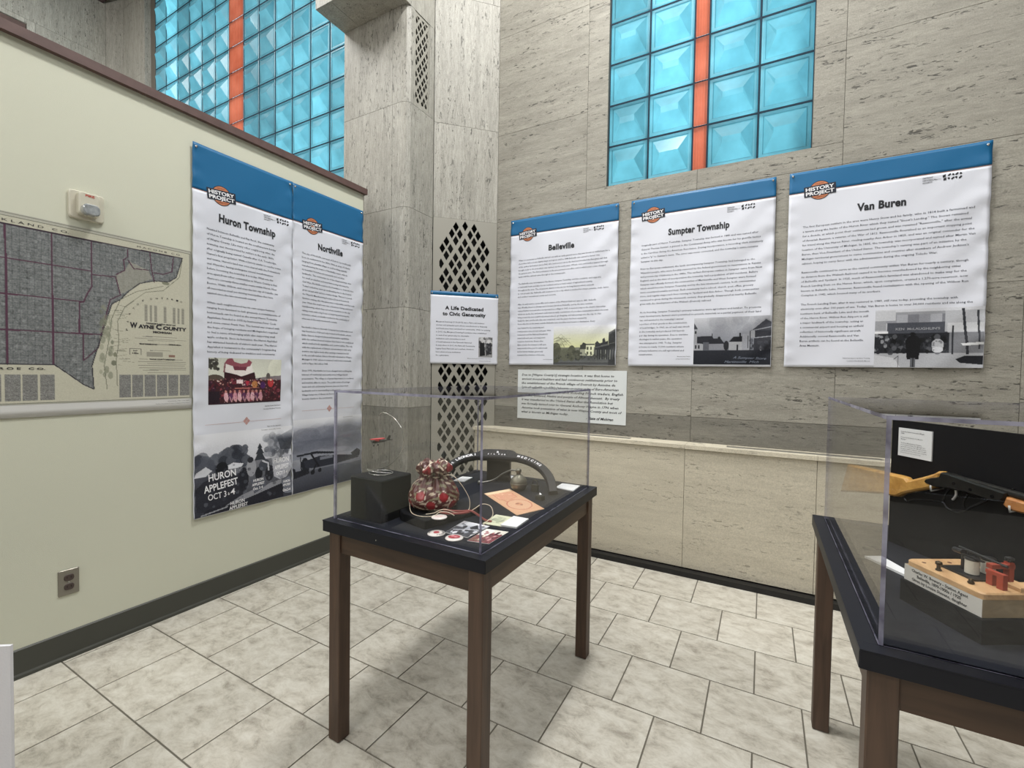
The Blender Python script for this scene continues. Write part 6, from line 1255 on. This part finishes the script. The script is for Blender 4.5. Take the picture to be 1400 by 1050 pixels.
for ca, cb, a0 in ((-0.001 + r_, -0.001 + r_, 180), (0.170 - r_, -0.001 + r_, 270), (0.170 - r_, 0.134 - r_, 0), (-0.001 + r_, 0.134 - r_, 90)):
    for i in range(6): an = math.radians(a0 + 18 * i); pts.append((ca + r_ * math.cos(an), cb + r_ * math.sin(an)))
q = [kw(a_, b_) for a_, b_ in pts]; ar = sum(q[i][0] * q[(i + 1) % len(q)][1] - q[(i + 1) % len(q)][0] * q[i][1] for i in range(len(q))); q = q if ar > 0 else q[::-1]
mb = MB(); mb.prism(q, 0.8791, 0.8925, inset=0.003); mb.build('tablet', TB, t)
for a_, b_ in ((0.145, 0.018), (0.146, 0.080)): mb = MB(); mb.cyl(kw(a_, b_), 0.004, 0.8926, 0.8930, 14); mb.build('screw_hole', mat('dark_hole', rgb(90, 50, 34), 0.8), t)
k_ = thing('telegraph_key', (*kw(0.07, 0.07), 0.8925), 'old telegraph sounder with white coils and red bracket on the plaque', 'telegraph key')
KZ = 0.8927; DBR = mat('dark_brass', rgb(70, 58, 40), 0.35, metal=0.7); BLM = mat('black_enamel', rgb(22, 22, 24), 0.35); COIL = mat('white_coil', rgb(196, 194, 182), 0.6, bump=0.3, bscale=300)
mb = MB(); mb.lathe((*kw(0.104, 0.012), KZ), [(0.0055, 0), (0.006, 0.002), (0.0035, 0.005), (0.004, 0.012), (0.0065, 0.014), (0.006, 0.019), (0.002, 0.021)], 16); mb.build('terminal_post', DBR, k_, smooth=True); mb = MB(); mb.lathe((*kw(0.041, 0.019), KZ), [(0.005, 0), (0.006, 0.003), (0.004, 0.006), (0.0045, 0.010), (0.002, 0.011)], 16); mb.build('terminal_post', DBR, k_, smooth=True)
mb = MB(); mb.prism([kw(0.050, 0.036), kw(0.050, 0.110), kw(0.124, 0.110), kw(0.124, 0.050), kw(0.10, 0.036)][::-1] if False else [kw(0.050, 0.036), kw(0.050, 0.110), kw(0.124, 0.110), kw(0.124, 0.036)], KZ, KZ + 0.004); mb.build('base_plate', BLM, k_)
for b_ in (0.060, 0.096):
    mb = MB(); c_ = kw(0.078, b_); mb.lathe((*c_, KZ + 0.004), [(0.0115, 0), (0.0118, 0.002), (0.0118, 0.029), (0.0115, 0.031)], 24); cl = mb.build('coil', COIL, k_, smooth=False)
    mb = MB(); mb.lathe((*c_, KZ + 0.035), [(0.0125, 0), (0.0135, 0.002), (0.0125, 0.005), (0.004, 0.006)], 24); mb.lathe((*c_, KZ + 0.0041), [(0.0128, 0), (0.0128, 0.002)], 24); mb.build('coil_cap', BLM, cl, smooth=False)
mb = MB(); A0, A1 = Vector((*kw(0.118, 0.072), 0.941)), Vector((*kw(0.030, 0.084), 0.932)); mb.tube([A0, A1], 0.0030, 8); mb.tube([Vector((*kw(0.123, 0.066), 0.934)), Vector((*kw(0.100, 0.062), 0.936))], 0.0055, 10); mb.tube([Vector((*kw(0.105, 0.070), KZ)), Vector((*kw(0.105, 0.070), 0.940))], 0.0050, 8)
mb.prism([kw(0.095, 0.052), kw(0.095, 0.058), kw(0.050, 0.058), kw(0.050, 0.052)], KZ + 0.040, KZ + 0.043); mb.build('lever_arm', BLM, k_)
REDM = mat('red_bracket', rgb(150, 62, 44), 0.5)
mb = MB()
for a_, b_, z1 in ((0.038, 0.058, 0.026), (0.016, 0.056, 0.024), (0.046, 0.104, 0.044)): mb.prism([kw(a_ - 0.006, b_ - 0.004), kw(a_ - 0.006, b_ + 0.006), kw(a_ + 0.006, b_ + 0.006), kw(a_ + 0.006, b_ - 0.004)][::-1], KZ, KZ + z1)
mb.prism([kw(0.010, 0.052), kw(0.010, 0.062), kw(0.044, 0.062), kw(0.044, 0.052)][::-1], KZ + 0.024, KZ + 0.031); mb.prism([kw(0.040, 0.062), kw(0.052, 0.062), kw(0.052, 0.112), kw(0.040, 0.112)][::-1], KZ + 0.031, KZ + 0.040); mb.build('bracket', REDM, k_)
mb = MB(); mb.lathe((*kw(0.046, 0.106), KZ + 0.044), [(0.003, 0), (0.003, 0.003), (0.0075, 0.004), (0.0075, 0.009), (0.003, 0.011)], 16); mb.build('adjusting_knob', BLM, k_)
mb = MB(); mb.prism([kw(0.002, 0.080), kw(0.002, 0.132), kw(0.030, 0.132), kw(0.030, 0.080)][::-1], KZ, KZ + 0.009, inset=0.002); mb.build('wooden_rest', TB, k_)
t = thing('label_card', (0.32, 1.64, TZ), 'white label card lying behind the wooden plaque', 'label')
mb = MB(); mb.prism([(0.274, 1.660), (0.318, 1.686), (0.372, 1.560), (0.352, 1.545)][::-1], TZ, TZ + 0.006); mb.build('card', PAPER, t)

# white board in the near left corner
t = thing('white_sign_board', (-2.0, 0.22, 0.0), 'white sign board cut off by the lower left corner of the picture', 'sign')
mb = MB(); q = [(-2.30, 0.02), (-1.752, 0.400), (-1.757, 0.407), (-2.305, 0.027)]; mb.prism(q, 0.0302, 0.562); mb.build('board', mat('white_board', rgb(214, 214, 220), 0.7, bump=0.3, bscale=200), t)
mb = MB(); mb.prism([(-2.29, -0.05), (-1.77, 0.31), (-1.77, 0.46), (-2.29, 0.10)], 0.0, 0.03, inset=0.005); mb.build('foot', mat('black_foot', rgb(24, 24, 26), 0.5), t)
